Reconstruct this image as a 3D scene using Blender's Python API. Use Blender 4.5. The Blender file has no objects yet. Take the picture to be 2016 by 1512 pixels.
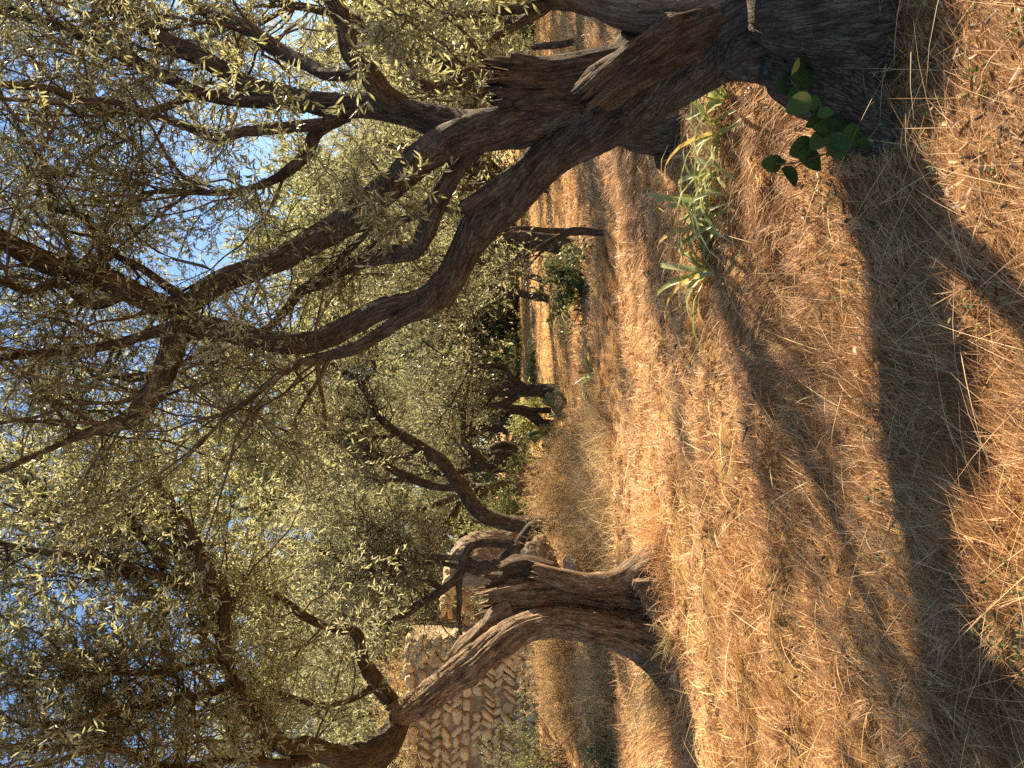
import bpy, math
import numpy as np
from mathutils import Vector, Matrix

# ------------------------------------------------------------------ camera, sky, sun, exposure
SC = bpy.context.scene
COL = SC.collection
F = 1582.0                                   # focal length in pixels of the 2016 px wide photograph
CAM = np.array([0.0, 0.0, 1.55])
PITCH = math.radians(1.2)                    # camera looks very slightly down
FW = np.array([0.0, math.cos(PITCH), -math.sin(PITCH)])
DN = np.array([0.0, -math.sin(PITCH), -math.cos(PITCH)])
RT = np.array([1.0, 0.0, 0.0])
cd = bpy.data.cameras.new('camera')
cam = bpy.data.objects.new('camera', cd)
COL.objects.link(cam)
cd.sensor_width = 36.0
cd.lens = 36.0 * F / 2016.0
cd.clip_start = 0.05
cd.clip_end = 3000.0
m = Matrix.Identity(4)                       # the phone was held on its side: world up is picture left
for i in range(3):
    m[i][0] = DN[i]
    m[i][1] = RT[i]
    m[i][2] = -FW[i]
    m[i][3] = CAM[i]
cam.matrix_world = m
SC.camera = cam

SUN_EL = math.radians(33.0)
SUN_AZ = math.radians(51.0)                  # clockwise from +Y (view direction) towards +X
SUNV = np.array([math.sin(SUN_AZ) * math.cos(SUN_EL), math.cos(SUN_AZ) * math.cos(SUN_EL), math.sin(SUN_EL)])
w = bpy.data.worlds.new('World')
SC.world = w
w.use_nodes = True
nt = w.node_tree
sky = nt.nodes.new('ShaderNodeTexSky')
sky.sky_type = 'NISHITA'
sky.sun_disc = False
sky.sun_elevation = SUN_EL
sky.sun_rotation = SUN_AZ
sky.air_density = 1.0
sky.dust_density = 0.1
sky.ozone_density = 3.0
nt.links.new(sky.outputs[0], nt.nodes['Background'].inputs[0])
nt.nodes['Background'].inputs[1].default_value = 0.06
sd = bpy.data.lights.new('sun', 'SUN')
sd.energy = 5.0
sd.angle = math.radians(0.5)
sd.color = (1.0, 0.84, 0.60)
sun = bpy.data.objects.new('sun', sd)
COL.objects.link(sun)
sun.rotation_euler = Vector(-SUNV).to_track_quat('-Z', 'Y').to_euler()
SC.view_settings.view_transform = 'Standard'
SC.view_settings.look = 'None'
SC.view_settings.exposure = 1.75
SC.view_settings.gamma = 1.0
SC.cycles.max_bounces = 6
SC.cycles.diffuse_bounces = 4
SC.cycles.glossy_bounces = 2
SC.cycles.transmission_bounces = 3
SC.cycles.use_denoising = False

# ------------------------------------------------------------------ numeric helpers
def rng(s):
    return np.random.default_rng(s)

def nrm(v):
    return v / np.maximum(np.linalg.norm(v, axis=-1, keepdims=True), 1e-9)

def _h(ix, iy, iz):
    n = (ix.astype(np.int64) * 374761393 + iy.astype(np.int64) * 668265263 + iz.astype(np.int64) * 1442695041 + 1013904223) & 0xFFFFFFFF
    n = ((n ^ (n >> 13)) * 1274126177) & 0xFFFFFFFF
    n = ((n ^ (n >> 16)) * 2246822519) & 0xFFFFFFFF
    n = n ^ (n >> 15)
    return (n & 0xFFFFFF) / float(0xFFFFFF) * 2 - 1

def vnoise(p):
    p = np.asarray(p, float)
    i = np.floor(p).astype(np.int64)
    f = p - i
    f = f * f * (3 - 2 * f)
    r = 0
    for a in (0, 1):
        for b in (0, 1):
            for c in (0, 1):
                wgt = (f[..., 0] if a else 1 - f[..., 0]) * (f[..., 1] if b else 1 - f[..., 1]) * (f[..., 2] if c else 1 - f[..., 2])
                r = r + wgt * _h(i[..., 0] + a, i[..., 1] + b, i[..., 2] + c)
    return r

def fbm(p, octv=4, gain=0.5):
    r = 0
    a = 1.0
    p = np.asarray(p, float)
    for k in range(octv):
        r = r + a * vnoise(p + 17.3 * k)
        p = p * 2.03
        a *= gain
    return r

def P(x, y, D):
    """the point at depth D metres that lies on the line of sight through photo pixel (x, y)"""
    return CAM + D * FW + D * (x - 1008) / F * DN + D * (756 - y) / F * RT

def smooth(a, b, x):
    t = np.clip((x - a) / (b - a), 0, 1)
    return t * t * (3 - 2 * t)

def g(X, Y):
    """height of the ground"""
    X = np.asarray(X, float)
    Y = np.asarray(Y, float)
    z0 = np.zeros_like(X)
    q = np.stack([X, Y, z0], -1)
    fade = 1 - 0.6 * smooth(15, 40, Y)
    h = 0.10 * fbm(q * 0.16 + 5.2, 3)
    h = h + 0.055 * fade * fbm(q * np.array([0.55, 1.5, 1]) + 31.0, 3)
    h = h + 0.032 * fade * (1 - np.abs(vnoise(q * np.array([1.3, 2.6, 1]) + 3.3)) * 2)
    h = h + 0.026 * fade * fbm(q * np.array([2.2, 4.2, 1]) + 71.0, 3)
    near = 1 - smooth(6, 16, Y)
    h = h + 0.042 * near * fbm(q * np.array([1.9, 3.4, 1]) + 113.0, 2)
    bank = smooth(9.5, 14.0, Y + 0.6 * vnoise(q * 0.5)) * smooth(-0.3, -3.2, X + 0.5 * vnoise(q * 0.6 + 9))
    h = h + 0.72 * bank
    d = np.hypot(X - 1.65, Y - 3.5)
    h = h + 0.10 * np.exp(-(d / 0.7) ** 2)
    d = np.hypot(X + 2.05, Y - 7.2)
    h = h + 0.10 * np.exp(-(d / 0.8) ** 2)
    d = np.hypot(X, Y)
    h = h + 0.012 * np.maximum(d - 60, 0)
    return h

def gat(x, y):
    """ground point on the line of sight through a photo pixel"""
    Ds = np.geomspace(1.8, 200, 1500)
    pts = CAM + Ds[:, None] * (FW + (x - 1008) / F * DN + (756 - y) / F * RT)
    below = pts[:, 2] < g(pts[:, 0], pts[:, 1])
    k = int(np.argmax(below)) if below.any() else len(Ds) - 1
    return pts[k]

# ------------------------------------------------------------------ mesh builder
class MB:
    def __init__(self):
        self.v = []; self.q = []; self.t = []; self.bk = []; self.rnd = []; self.n = 0

    def add(self, v, quads=None, tris=None, bk=None, rnd=None):
        v = np.asarray(v, np.float32).reshape(-1, 3)
        n = len(v)
        self.v.append(v)
        if quads is not None and len(quads):
            self.q.append(np.asarray(quads, np.int64).reshape(-1, 4) + self.n)
        if tris is not None and len(tris):
            self.t.append(np.asarray(tris, np.int64).reshape(-1, 3) + self.n)
        self.bk.append(np.zeros((n, 3), np.float32) if bk is None else np.asarray(bk, np.float32).reshape(-1, 3))
        self.rnd.append(np.zeros(n, np.float32) if rnd is None else (np.full(n, rnd, np.float32) if np.isscalar(rnd) else np.asarray(rnd, np.float32).reshape(-1)))
        self.n += n

    def data(self, name, mat, smooth_shade=True):
        me = bpy.data.meshes.new(name)
        v = np.concatenate(self.v) if self.v else np.zeros((0, 3), np.float32)
        q = np.concatenate(self.q) if self.q else np.zeros((0, 4), np.int64)
        t = np.concatenate(self.t) if self.t else np.zeros((0, 3), np.int64)
        nl = q.size + t.size
        me.vertices.add(len(v)); me.vertices.foreach_set('co', v.ravel())
        me.loops.add(nl); me.loops.foreach_set('vertex_index', np.concatenate([q.ravel(), t.ravel()]).astype(np.int32))
        me.polygons.add(len(q) + len(t))
        st = np.concatenate([np.arange(len(q)) * 4, q.size + np.arange(len(t)) * 3]).astype(np.int32)
        me.polygons.foreach_set('loop_start', st)
        me.polygons.foreach_set('use_smooth', np.full(len(st), smooth_shade, bool))
        me.update(calc_edges=True)
        a = me.attributes.new('bk', 'FLOAT_VECTOR', 'POINT'); a.data.foreach_set('vector', np.concatenate(self.bk).ravel())
        a = me.attributes.new('rnd', 'FLOAT', 'POINT'); a.data.foreach_set('value', np.concatenate(self.rnd))
        me.materials.append(mat)
        return me

    def build(self, name, mat, parent=None, smooth_shade=True):
        o = bpy.data.objects.new(name, self.data(name, mat, smooth_shade))
        COL.objects.link(o)
        if parent is not None:
            o.parent = parent
            o.matrix_parent_inverse = Matrix.Translation(-Vector(parent.location))
        return o

def empty(name, loc):
    o = bpy.data.objects.new(name, None)
    COL.objects.link(o)
    o.location = loc
    o.empty_display_size = 0.3
    return o

def tag(o, label=None, cat=None, group=None, kind=None):
    if label: o['label'] = label
    if cat: o['category'] = cat
    if group: o['group'] = group
    if kind: o['kind'] = kind
    return o

def resample(pts, rad, step):
    """Catmull-Rom through pts (n,3) with radii, at about step metres"""
    pts = np.asarray(pts, float); rad = np.asarray(rad, float)
    A = np.column_stack([pts, rad])
    A = np.vstack([2 * A[0] - A[1], A, 2 * A[-1] - A[-2]])
    out = []
    for i in range(1, len(A) - 2):
        p0, p1, p2, p3 = A[i - 1:i + 3]
        n = max(2, int(np.linalg.norm(p2[:3] - p1[:3]) / step))
        t = np.linspace(0, 1, n, endpoint=False)[:, None]
        out.append(0.5 * (2 * p1 + (p2 - p0) * t + (2 * p0 - 5 * p1 + 4 * p2 - p3) * t ** 2 + (3 * p1 - p0 - 3 * p2 + p3) * t ** 3))
    out.append(A[-2][None])
    o = np.concatenate(out)
    return o[:, :3], np.maximum(o[:, 3], 0.0015)

def bark_tube(mb, pts, rad, seed=0, seg=26, rough=0.10, lobes=0.10, step=None, twist=1.2, wander=0.0, broken=False, flare=None, fur_k=1.0):
    """a gnarled limb: furrowed cross-section, wandering axis; broken gives a jagged end"""
    r = rng(seed)
    rm = float(np.mean(rad))
    pts, rad = resample(pts, rad, step or max(0.018, rm * 0.22))
    n = len(pts)
    L = np.concatenate([[0], np.cumsum(np.linalg.norm(np.diff(pts, axis=0), axis=1))])
    if wander:
        off = np.stack([vnoise(np.column_stack([L * 2.2 + seed, L * 0 + k * 7.7, L * 0 + seed])) for k in range(3)], -1)
        env = np.minimum(1, np.minimum(L, L[-1] - L) / 0.25)[:, None]
        pts = pts + off * wander * env
    T = nrm(np.gradient(pts, axis=0))
    ref = np.array([0.31, -0.9, 0.27])
    N = np.zeros_like(T)
    u = nrm(ref - T[0] * (ref @ T[0]))
    for i in range(n):
        u = nrm(u - T[i] * (u @ T[i]))
        N[i] = u
    B = np.cross(T, N)
    th = np.linspace(0, 2 * np.pi, seg, endpoint=False)
    c, s = np.cos(th), np.sin(th)
    LL = L[:, None] + 0 * th[None]
    tw = th[None] + twist * LL
    ph = r.uniform(0, 6.28, 4)
    lob = 0.55 * np.cos(2 * tw + ph[0]) + 0.5 * np.cos(3 * tw + ph[1] + 1.5 * np.sin(LL * 1.3)) + 0.3 * np.cos(5 * tw + ph[2])
    RR = rad[:, None] + 0 * th[None]
    k = 1.0 / max(rm, 0.02)
    q = np.stack([np.cos(tw) * 1.7 + seed, np.sin(tw) * 1.7, LL * k * 0.30], -1)
    fine = np.stack([np.cos(tw) * 4.2 + seed, np.sin(tw) * 4.2, LL * k * 0.55], -1)
    knob = np.stack([np.cos(tw) * 1.1 + 3 * seed, np.sin(tw) * 1.1, LL * k * 0.8], -1)
    fur = -np.abs(vnoise(fine))
    R = RR * (1 + lobes * lob + rough * fbm(q, 3) + rough * 0.9 * fur + (2.6 if seg >= 70 else 1.4) * rough * np.maximum(vnoise(knob), 0) ** 2)
    if seg >= 40:
        q8 = np.stack([np.cos(tw) * 7.5 + seed, np.sin(tw) * 7.5, LL * k * 0.42], -1)
        q9 = np.stack([np.cos(tw) * 13 + seed, np.sin(tw) * 13, LL * k * 1.1], -1)
        warp = 0.8 * vnoise(q * 1.6 + 7)
        q8 = q8 + warp[..., None]
        gate = 0.35 + 0.65 * smooth(-0.3, 0.4, vnoise(q * 0.8 + 31))
        R = R * (1 + gate * fur_k * (0.045 - 0.13 * np.abs(vnoise(q8))) + 0.03 * fbm(q9, 2))
    if flare is not None:                       # root buttresses over the first `flare` metres
        e = np.clip(1 - LL / flare, 0, 1) ** 1.7
        R = R * (1 + e * (0.35 + 0.55 * np.maximum(np.cos(4 * th[None] + ph[3]), -0.2) + 0.3 * vnoise(np.stack([np.cos(th)[None] * 2 + 0 * LL, np.sin(th)[None] * 2 + 0 * LL, LL * 3], -1))))
    V = pts[:, None, :] + R[..., None] * (c[None, :, None] * N[:, None, :] + s[None, :, None] * B[:, None, :])
    if broken:
        jag = rm * 1.1 * np.abs(fbm(np.stack([c * 2.6 + seed, s * 2.6, 0 * c], -1), 3))
        e = np.clip((L - (L[-1] - rm * 1.4)) / (rm * 1.4), 0, 1)
        V = V + (e[:, None] * jag[None])[..., None] * T[-1][None, None, :] * 1.4
    i = np.arange(n - 1)[:, None] * seg
    j = np.arange(seg)[None]
    j2 = (j + 1) % seg
    quads = np.stack([i + j, i + j2, i + seg + j2, i + seg + j], -1).reshape(-1, 4)
    bk = np.stack([np.cos(tw) * RR + 3.1 * seed, np.sin(tw) * RR, LL], -1)
    cA = pts[0]; cB = pts[-1] - (T[-1] * rm * 2.4 if broken else 0)
    V = np.concatenate([V.reshape(-1, 3), [cA, cB]])
    bk = np.concatenate([bk.reshape(-1, 3), [[3.1 * seed, 0, 0], [3.1 * seed, 0, L[-1]]]])
    jj = np.arange(seg)
    tris = np.concatenate([np.stack([(jj + 1) % seg, jj, 0 * jj + n * seg], -1),
                           np.stack([(n - 1) * seg + jj, (n - 1) * seg + (jj + 1) % seg, 0 * jj + n * seg + 1], -1)])
    mb.add(V, quads, tris, bk, rnd=r.uniform())
    return pts, rad

def thin_tubes(mb, paths, rads, seg=4):
    """many thin branches at once: paths (N,K,3), rads (N,K)"""
    N, K, _ = paths.shape
    T = nrm(np.gradient(paths, axis=1))
    ref = np.where(np.abs(T[..., 2:3]) < 0.9, np.array([0, 0, 1.0]), np.array([1.0, 0, 0]))
    A = nrm(np.cross(T, ref)); B = np.cross(T, A)
    th = np.linspace(0, 2 * np.pi, seg, endpoint=False)
    V = paths[:, :, None, :] + rads[:, :, None, None] * (np.cos(th)[None, None, :, None] * A[:, :, None, :] + np.sin(th)[None, None, :, None] * B[:, :, None, :])
    n = np.arange(N)[:, None, None] * K * seg
    i = np.arange(K - 1)[None, :, None] * seg
    j = np.arange(seg)[None, None]
    j2 = (j + 1) % seg
    q = np.stack([n + i + j, n + i + j2, n + i + seg + j2, n + i + seg + j], -1).reshape(-1, 4)
    L = np.concatenate([np.zeros((N, 1)), np.cumsum(np.linalg.norm(np.diff(paths, axis=1), axis=2), axis=1)], 1)
    bk = np.stack([np.cos(th)[None, None] * rads[..., None] + np.arange(N)[:, None, None] * 0.37, np.sin(th)[None, None] * rads[..., None], L[..., None] + 0 * th[None, None]], -1)
    mb.add(V, q, None, bk, np.repeat((np.arange(N) * 0.618) % 1, K * seg))

def leaves(mb, pos, d, L, W, r, fine=True, rnd=None):
    """lance-shaped leaves: two halves folded along the midrib when fine, else one bent diamond"""
    n = len(pos)
    d = nrm(d)
    s = nrm(np.cross(d, nrm(r.normal(size=(n, 3)))))
    u = np.cross(s, d)
    L = np.broadcast_to(L, n)[:, None]; W = np.broadcast_to(W, n)[:, None]
    bend = r.uniform(-0.12, 0.22, (n, 1)) * L
    rn = r.uniform(size=n) if rnd is None else rnd
    if fine:
        b = pos; t = pos + d * L - u * bend
        m1 = pos + d * L * 0.33; m2 = pos + d * L * 0.68 - u * bend * 0.4
        f = 0.25 * W
        V = np.stack([b, m1 + s * W * .46 + u * f, m2 + s * W * .42 + u * f, t, m2 - s * W * .42 + u * f, m1 - s * W * .46 + u * f], 1)
        i = np.arange(n)[:, None] * 6
        q = np.concatenate([i + np.array([[0, 1, 2, 3]]), i + np.array([[0, 3, 4, 5]])])
        mb.add(V, q, None, None, np.repeat(rn, 6))
    else:
        m1 = pos + d * L * 0.5
        V = np.stack([pos, m1 + s * W * .5, pos + d * L - u * bend, m1 - s * W * .5], 1)
        i = np.arange(n)[:, None] * 4
        mb.add(V, i + np.array([[0, 1, 2, 3]]), None, None, np.repeat(rn, 4))

def walk(start, d0, L, K, r, jit=0.3, up=0.0):
    N = len(start)
    out = np.zeros((N, K, 3)); out[:, 0] = start
    d = nrm(d0); st = (np.broadcast_to(L, N) / (K - 1))[:, None]
    p = start.copy()
    for k in range(1, K):
        d = nrm(d + jit * r.normal(size=(N, 3)) + np.array([0, 0, up]))
        p = p + d * st
        out[:, k] = p
    return out

def along(paths, idx, t):
    K = paths.shape[1]
    f = t * (K - 1); i = np.minimum(f.astype(int), K - 2); fr = (f - i)[:, None]
    a = paths[idx, i]; b = paths[idx, i + 1]
    return a + (b - a) * fr, nrm(b - a)

def grow(limbs, bm, lm, r, n1=60, L1=(0.6, 1.5), n2=9, L2=(0.18, 0.5), nl=14, leafL=(0.045, 0.065), leafW=0.19, up=0.03,
         fine=True, r1=0.012, spread=0.9, out=None, away=0.0, twig_seg=3, keep=None, r2=0.0028):
    """branches, twigs and leaves on limbs [(pts, rad, t0)]"""
    wl = np.array([np.linalg.norm(np.diff(p, axis=0), axis=1).sum() * (1 - t0) for p, _, t0 in limbs])
    pick = r.choice(len(limbs), n1, p=wl / wl.sum())
    st = np.zeros((n1, 3)); tg = np.zeros((n1, 3)); rd = np.zeros(n1)
    for k in range(n1):
        p, rad, t0 = limbs[pick[k]]
        t = t0 + (1 - t0) * r.uniform()
        i = min(int(t * (len(p) - 1)), len(p) - 2)
        st[k] = p[i]; tg[k] = p[i + 1] - p[i]; rd[k] = rad[i]
    d = nrm(tg) * 0.55 + spread * nrm(r.normal(size=(n1, 3))) + np.array([0, away, 0.25])
    if out is not None:
        d = d + 0.35 * nrm(st - out)
    LB = r.uniform(L1[0], L1[1], n1)
    br = walk(st, d, LB, 9, r, 0.24, up)
    ra = np.minimum(rd * 0.6, r1 * (0.6 + 0.6 * r.uniform(size=n1)) * LB / np.mean(L1))
    tp = np.linspace(1, 0.22, 9)[None]
    thin_tubes(bm, br, ra[:, None] * tp, 5)
    m2 = n1 * n2
    idx = np.repeat(np.arange(n1), n2)
    t = r.uniform(0.12, 1.0, m2)
    p, tg = along(br, idx, t)
    d2 = tg * 0.8 + 0.8 * nrm(r.normal(size=(m2, 3)))
    if keep is not None:
        ok = keep(p); p, d2 = p[ok], d2[ok]; m2 = len(p)
    tw = walk(p, d2, r.uniform(L2[0], L2[1], m2), 5, r, 0.22, -0.04)
    thin_tubes(bm, tw, np.full((m2, 1), r2) * np.linspace(1, 0.45, 5)[None], twig_seg)
    m3 = m2 * nl
    idx = np.repeat(np.arange(m2), nl)
    t = np.clip(r.uniform(0.08, 1.05, m3), 0, 1)
    p, tg = along(tw, idx, t)
    d3 = tg * 0.75 + 0.75 * nrm(r.normal(size=(m3, 3))) + np.array([0, 0, 0.05])
    LF = r.uniform(leafL[0], leafL[1], m3)
    clump = 0.5 + 0.25 * vnoise(p * 1.3 + 3.3)
    leaves(lm, p, d3, LF, LF * leafW * r.uniform(0.8, 1.2, m3), r, fine, rnd=np.clip(clump + r.normal(0, 0.22, m3), 0, 1))

# ------------------------------------------------------------------ materials
def mat(name):
    mt = bpy.data.materials.new(name)
    mt.use_nodes = True
    ntr = mt.node_tree
    b = ntr.nodes['Principled BSDF']
    return mt, ntr, b

def node(ntr, typ, **kw):
    nd = ntr.nodes.new(typ)
    for k, v in kw.items():
        setattr(nd, k, v)
    return nd

def attr(ntr, name, out):
    a = node(ntr, 'ShaderNodeAttribute', attribute_name=name)
    return a.outputs[out]

def ramp(ntr, fac, stops):
    rp = node(ntr, 'ShaderNodeValToRGB')
    e = rp.color_ramp.elements
    while len(e) < len(stops):
        e.new(0.5)
    for el, (p, c) in zip(e, stops):
        el.position = p; el.color = (*c, 1)
    ntr.links.new(fac, rp.inputs[0])
    return rp.outputs[0]

def noise_tex(ntr, vec, scale, detail=5, rough=0.6, dist=0.0):
    n_ = node(ntr, 'ShaderNodeTexNoise')
    n_.inputs['Scale'].default_value = scale
    n_.inputs['Detail'].default_value = detail
    n_.inputs['Roughness'].default_value = rough
    n_.inputs['Distortion'].default_value = dist
    ntr.links.new(vec, n_.inputs['Vector'])
    return n_.outputs[0]

def scaled(ntr, vec, s):
    mp = node(ntr, 'ShaderNodeMapping')
    mp.inputs['Scale'].default_value = s
    ntr.links.new(vec, mp.inputs[0])
    return mp.outputs[0]

def mixc(ntr, fac, a, b, typ='MIX'):
    mx = node(ntr, 'ShaderNodeMix', data_type='RGBA', blend_type=typ)
    for sock, val in ((mx.inputs['Factor'], fac), (mx.inputs[6], a), (mx.inputs[7], b)):
        if hasattr(val, 'is_output'):
            ntr.links.new(val, sock)
        elif isinstance(val, (int, float)):
            sock.default_value = val
        else:
            sock.default_value = (*val, 1)
    return mx.outputs[2]

def bark_mat(name, dark, mid, lite, lichen, bump=0.9):
    mt, n_, b = mat(name)
    v = attr(n_, 'bk', 'Vector')
    s1 = scaled(n_, v, (1, 1, 0.16))
    s2 = scaled(n_, v, (1, 1, 0.4))
    a = noise_tex(n_, s1, 38, 6, 0.65, 0.6)
    c = ramp(n_, a, [(0.3, dark), (0.5, mid), (0.72, lite)])
    geo = node(n_, 'ShaderNodeNewGeometry').outputs['Position']
    li = noise_tex(n_, geo, 7, 6, 0.7)
    lf = ramp(n_, li, [(0.5, (0, 0, 0)), (0.64, (1, 1, 1))])
    c = mixc(n_, lf, c, mixc(n_, 0.5, c, lichen))
    vo = node(n_, 'ShaderNodeTexVoronoi', feature='DISTANCE_TO_EDGE')
    vo.inputs['Scale'].default_value = 60
    n_.links.new(scaled(n_, mixv(n_, v, noise_tex(n_, v, 24, 4, 0.6)), (1, 1, 0.17)), vo.inputs['Vector'])
    cr = ramp(n_, vo.outputs['Distance'], [(0.0, (0.35, 0.35, 0.35)), (0.12, (1, 1, 1))])
    c = mixc(n_, ramp(n_, noise_tex(n_, s2, 9, 3, 0.6), [(0.4, (0.1, 0.1, 0.1)), (0.62, (0.85, 0.85, 0.85))]), c, cr, 'MULTIPLY')
    n_.links.new(c, b.inputs['Base Color'])
    b.inputs['Roughness'].default_value = 0.85
    b.inputs['Specular IOR Level'].default_value = 0.25
    h = node(n_, 'ShaderNodeMath', operation='ADD')
    n_.links.new(a, h.inputs[0])
    h2 = node(n_, 'ShaderNodeMath', operation='MULTIPLY'); h2.inputs[1].default_value = 0.6
    n_.links.new(cr, h2.inputs[0]); n_.links.new(h2.outputs[0], h.inputs[1])
    bp = node(n_, 'ShaderNodeBump')
    bp.inputs['Strength'].default_value = bump; bp.inputs['Distance'].default_value = 0.02
    n_.links.new(h.outputs[0], bp.inputs['Height']); n_.links.new(bp.outputs[0], b.inputs['Normal'])
    return mt

def mixv(n_, v, fac):
    vm = node(n_, 'ShaderNodeVectorMath', operation='MULTIPLY_ADD')
    cb = node(n_, 'ShaderNodeCombineXYZ')
    for k in range(3):
        n_.links.new(fac, cb.inputs[k])
    n_.links.new(cb.outputs[0], vm.inputs[0])
    vm.inputs[1].default_value = (0.03, 0.03, 0.03)
    n_.links.new(v, vm.inputs[2])
    return vm.outputs[0]

def leaf_mat(name, top, under, trans=0.4, rough=0.38, spec=0.5, var=None):
    """leaves with a darker upper face, a paler underside and light passing through"""
    mt, n_, b = mat(name)
    rv = attr(n_, 'rnd', 'Fac')
    t = ramp(n_, rv, [(0.0, tuple(x * 0.55 for x in top)), (0.5, top), (0.9, tuple(x * 1.5 for x in top)), (1.0, var or tuple(x * 1.6 for x in top))])
    u = ramp(n_, rv, [(0.0, tuple(x * 0.7 for x in under)), (0.6, under), (1.0, tuple(x * 1.25 for x in under))])
    bf = node(n_, 'ShaderNodeNewGeometry').outputs['Backfacing']
    c = mixc(n_, bf, t, u)
    n_.links.new(c, b.inputs['Base Color'])
    b.inputs['Roughness'].default_value = rough
    b.inputs['Specular IOR Level'].default_value = spec
    tr = node(n_, 'ShaderNodeBsdfTranslucent')
    n_.links.new(mixc(n_, 0.6, c, (0.53, 0.51, 0.21)), tr.inputs[0])
    ms = node(n_, 'ShaderNodeMixShader')
    ms.inputs[0].default_value = trans
    n_.links.new(b.outputs[0], ms.inputs[1]); n_.links.new(tr.outputs[0], ms.inputs[2])
    n_.links.new(ms.outputs[0], n_.nodes['Material Output'].inputs[0])
    return mt

def blade_mat(name, stops, trans=0.3, rough=0.6):
    """grass blades and straps coloured by their rnd value"""
    mt, n_, b = mat(name)
    c = ramp(n_, attr(n_, 'rnd', 'Fac'), stops)
    n_.links.new(c, b.inputs['Base Color'])
    b.inputs['Roughness'].default_value = rough
    b.inputs['Specular IOR Level'].default_value = 0.3
    tr = node(n_, 'ShaderNodeBsdfTranslucent')
    n_.links.new(c, tr.inputs[0])
    ms = node(n_, 'ShaderNodeMixShader'); ms.inputs[0].default_value = trans
    n_.links.new(b.outputs[0], ms.inputs[1]); n_.links.new(tr.outputs[0], ms.inputs[2])
    n_.links.new(ms.outputs[0], n_.nodes['Material Output'].inputs[0])
    return mt

def rock_mat(name, dark, mid, lite, scale=6.0, bump=0.8):
    mt, n_, b = mat(name)
    geo = node(n_, 'ShaderNodeNewGeometry').outputs['Position']
    a = noise_tex(n_, geo, scale, 8, 0.7, 0.3)
    c = ramp(n_, a, [(0.3, dark), (0.5, mid), (0.7, lite)])
    f = noise_tex(n_, geo, scale * 6, 5, 0.7)
    c = mixc(n_, 0.5, c, ramp(n_, f, [(0.3, (0.45, 0.45, 0.45)), (0.55, (1, 1, 1))]), 'MULTIPLY')
    rv = attr(n_, 'rnd', 'Fac')
    c = mixc(n_, 0.55, c, ramp(n_, rv, [(0, (0.6, 0.55, 0.5)), (0.5, (1, 0.97, 0.9)), (1, (1.25, 1.1, 0.85))]), 'MULTIPLY')
    n_.links.new(c, b.inputs['Base Color'])
    b.inputs['Roughness'].default_value = 0.9
    b.inputs['Specular IOR Level'].default_value = 0.2
    bp = node(n_, 'ShaderNodeBump'); bp.inputs['Strength'].default_value = bump; bp.inputs['Distance'].default_value = 0.03
    h = node(n_, 'ShaderNodeMath', operation='ADD')
    n_.links.new(a, h.inputs[0]); n_.links.new(f, h.inputs[1])
    n_.links.new(h.outputs[0], bp.inputs['Height']); n_.links.new(bp.outputs[0], b.inputs['Normal'])
    return mt

BARK = bark_mat('olive_bark', (0.020, 0.014, 0.009), (0.075, 0.052, 0.034), (0.165, 0.125, 0.088), (0.17, 0.165, 0.115))
BARK_OLD = bark_mat('weathered_olive_bark', (0.03, 0.017, 0.009), (0.19, 0.12, 0.068), (0.44, 0.31, 0.2), (0.28, 0.23, 0.16))
BARK_PALE = bark_mat('pale_olive_bark', (0.05, 0.034, 0.022), (0.15, 0.105, 0.07), (0.25, 0.19, 0.13), (0.2, 0.18, 0.13), 0.6)
DEADWOOD = bark_mat('dead_wood', (0.018, 0.011, 0.006), (0.075, 0.046, 0.025), (0.16, 0.105, 0.06), (0.12, 0.1, 0.07))
TWIG = bark_mat('twig_bark', (0.035, 0.022, 0.013), (0.10, 0.066, 0.04), (0.18, 0.125, 0.08), (0.13, 0.11, 0.07), 0.3)
OLIVE = leaf_mat('olive_leaf', (0.14, 0.147, 0.058), (0.46, 0.445, 0.31), 0.56, 0.36, 0.6, (0.32, 0.24, 0.10))
OLIVE_FAR = leaf_mat('olive_leaf_of_the_grove', (0.17, 0.18, 0.075), (0.40, 0.395, 0.265), 0.47, 0.42, 0.5, (0.33, 0.24, 0.12))
PINE = leaf_mat('bright_green_leaf', (0.15, 0.18, 0.045), (0.25, 0.27, 0.10), 0.45, 0.45, 0.4)
BUSH = leaf_mat('dark_green_leaf', (0.05, 0.085, 0.025), (0.12, 0.15, 0.06), 0.3, 0.35, 0.5)
VINE_SHADED = leaf_mat('vine_leaf_shaded', (0.03, 0.06, 0.014), (0.042, 0.07, 0.02), 0.05, 0.65, 0.15)  # darkened leaf green: the trunk's shade is put into the colour
STRAW = blade_mat('straw', [(0.0, (0.20, 0.078, 0.024)), (0.3, (0.47, 0.235, 0.078)), (0.65, (0.74, 0.46, 0.215)), (1.0, (0.86, 0.63, 0.36))], 0.25)
DRYSHRUB = blade_mat('dry_shrub', [(0.0, (0.42, 0.26, 0.10)), (0.5, (0.68, 0.48, 0.23)), (1.0, (0.82, 0.66, 0.40))], 0.5)
WEED = blade_mat('weed', [(0.0, (0.06, 0.09, 0.025)), (0.6, (0.14, 0.19, 0.05)), (1.0, (0.35, 0.33, 0.12))], 0.35)
STRAP = blade_mat('strap_leaf', [(0.0, (0.31, 0.36, 0.09)), (0.5, (0.48, 0.50, 0.25)), (0.8, (0.60, 0.46, 0.14)), (1.0, (0.45, 0.24, 0.09))], 0.4, 0.42)
LITTER = blade_mat('leaf_litter', [(0.0, (0.07, 0.034, 0.016)), (0.5, (0.2, 0.105, 0.05)), (1.0, (0.42, 0.27, 0.14))], 0.1)
PAD = rock_mat('cactus_skin', (0.06, 0.09, 0.055), (0.10, 0.14, 0.085), (0.15, 0.19, 0.12), 9, 0.2)
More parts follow.
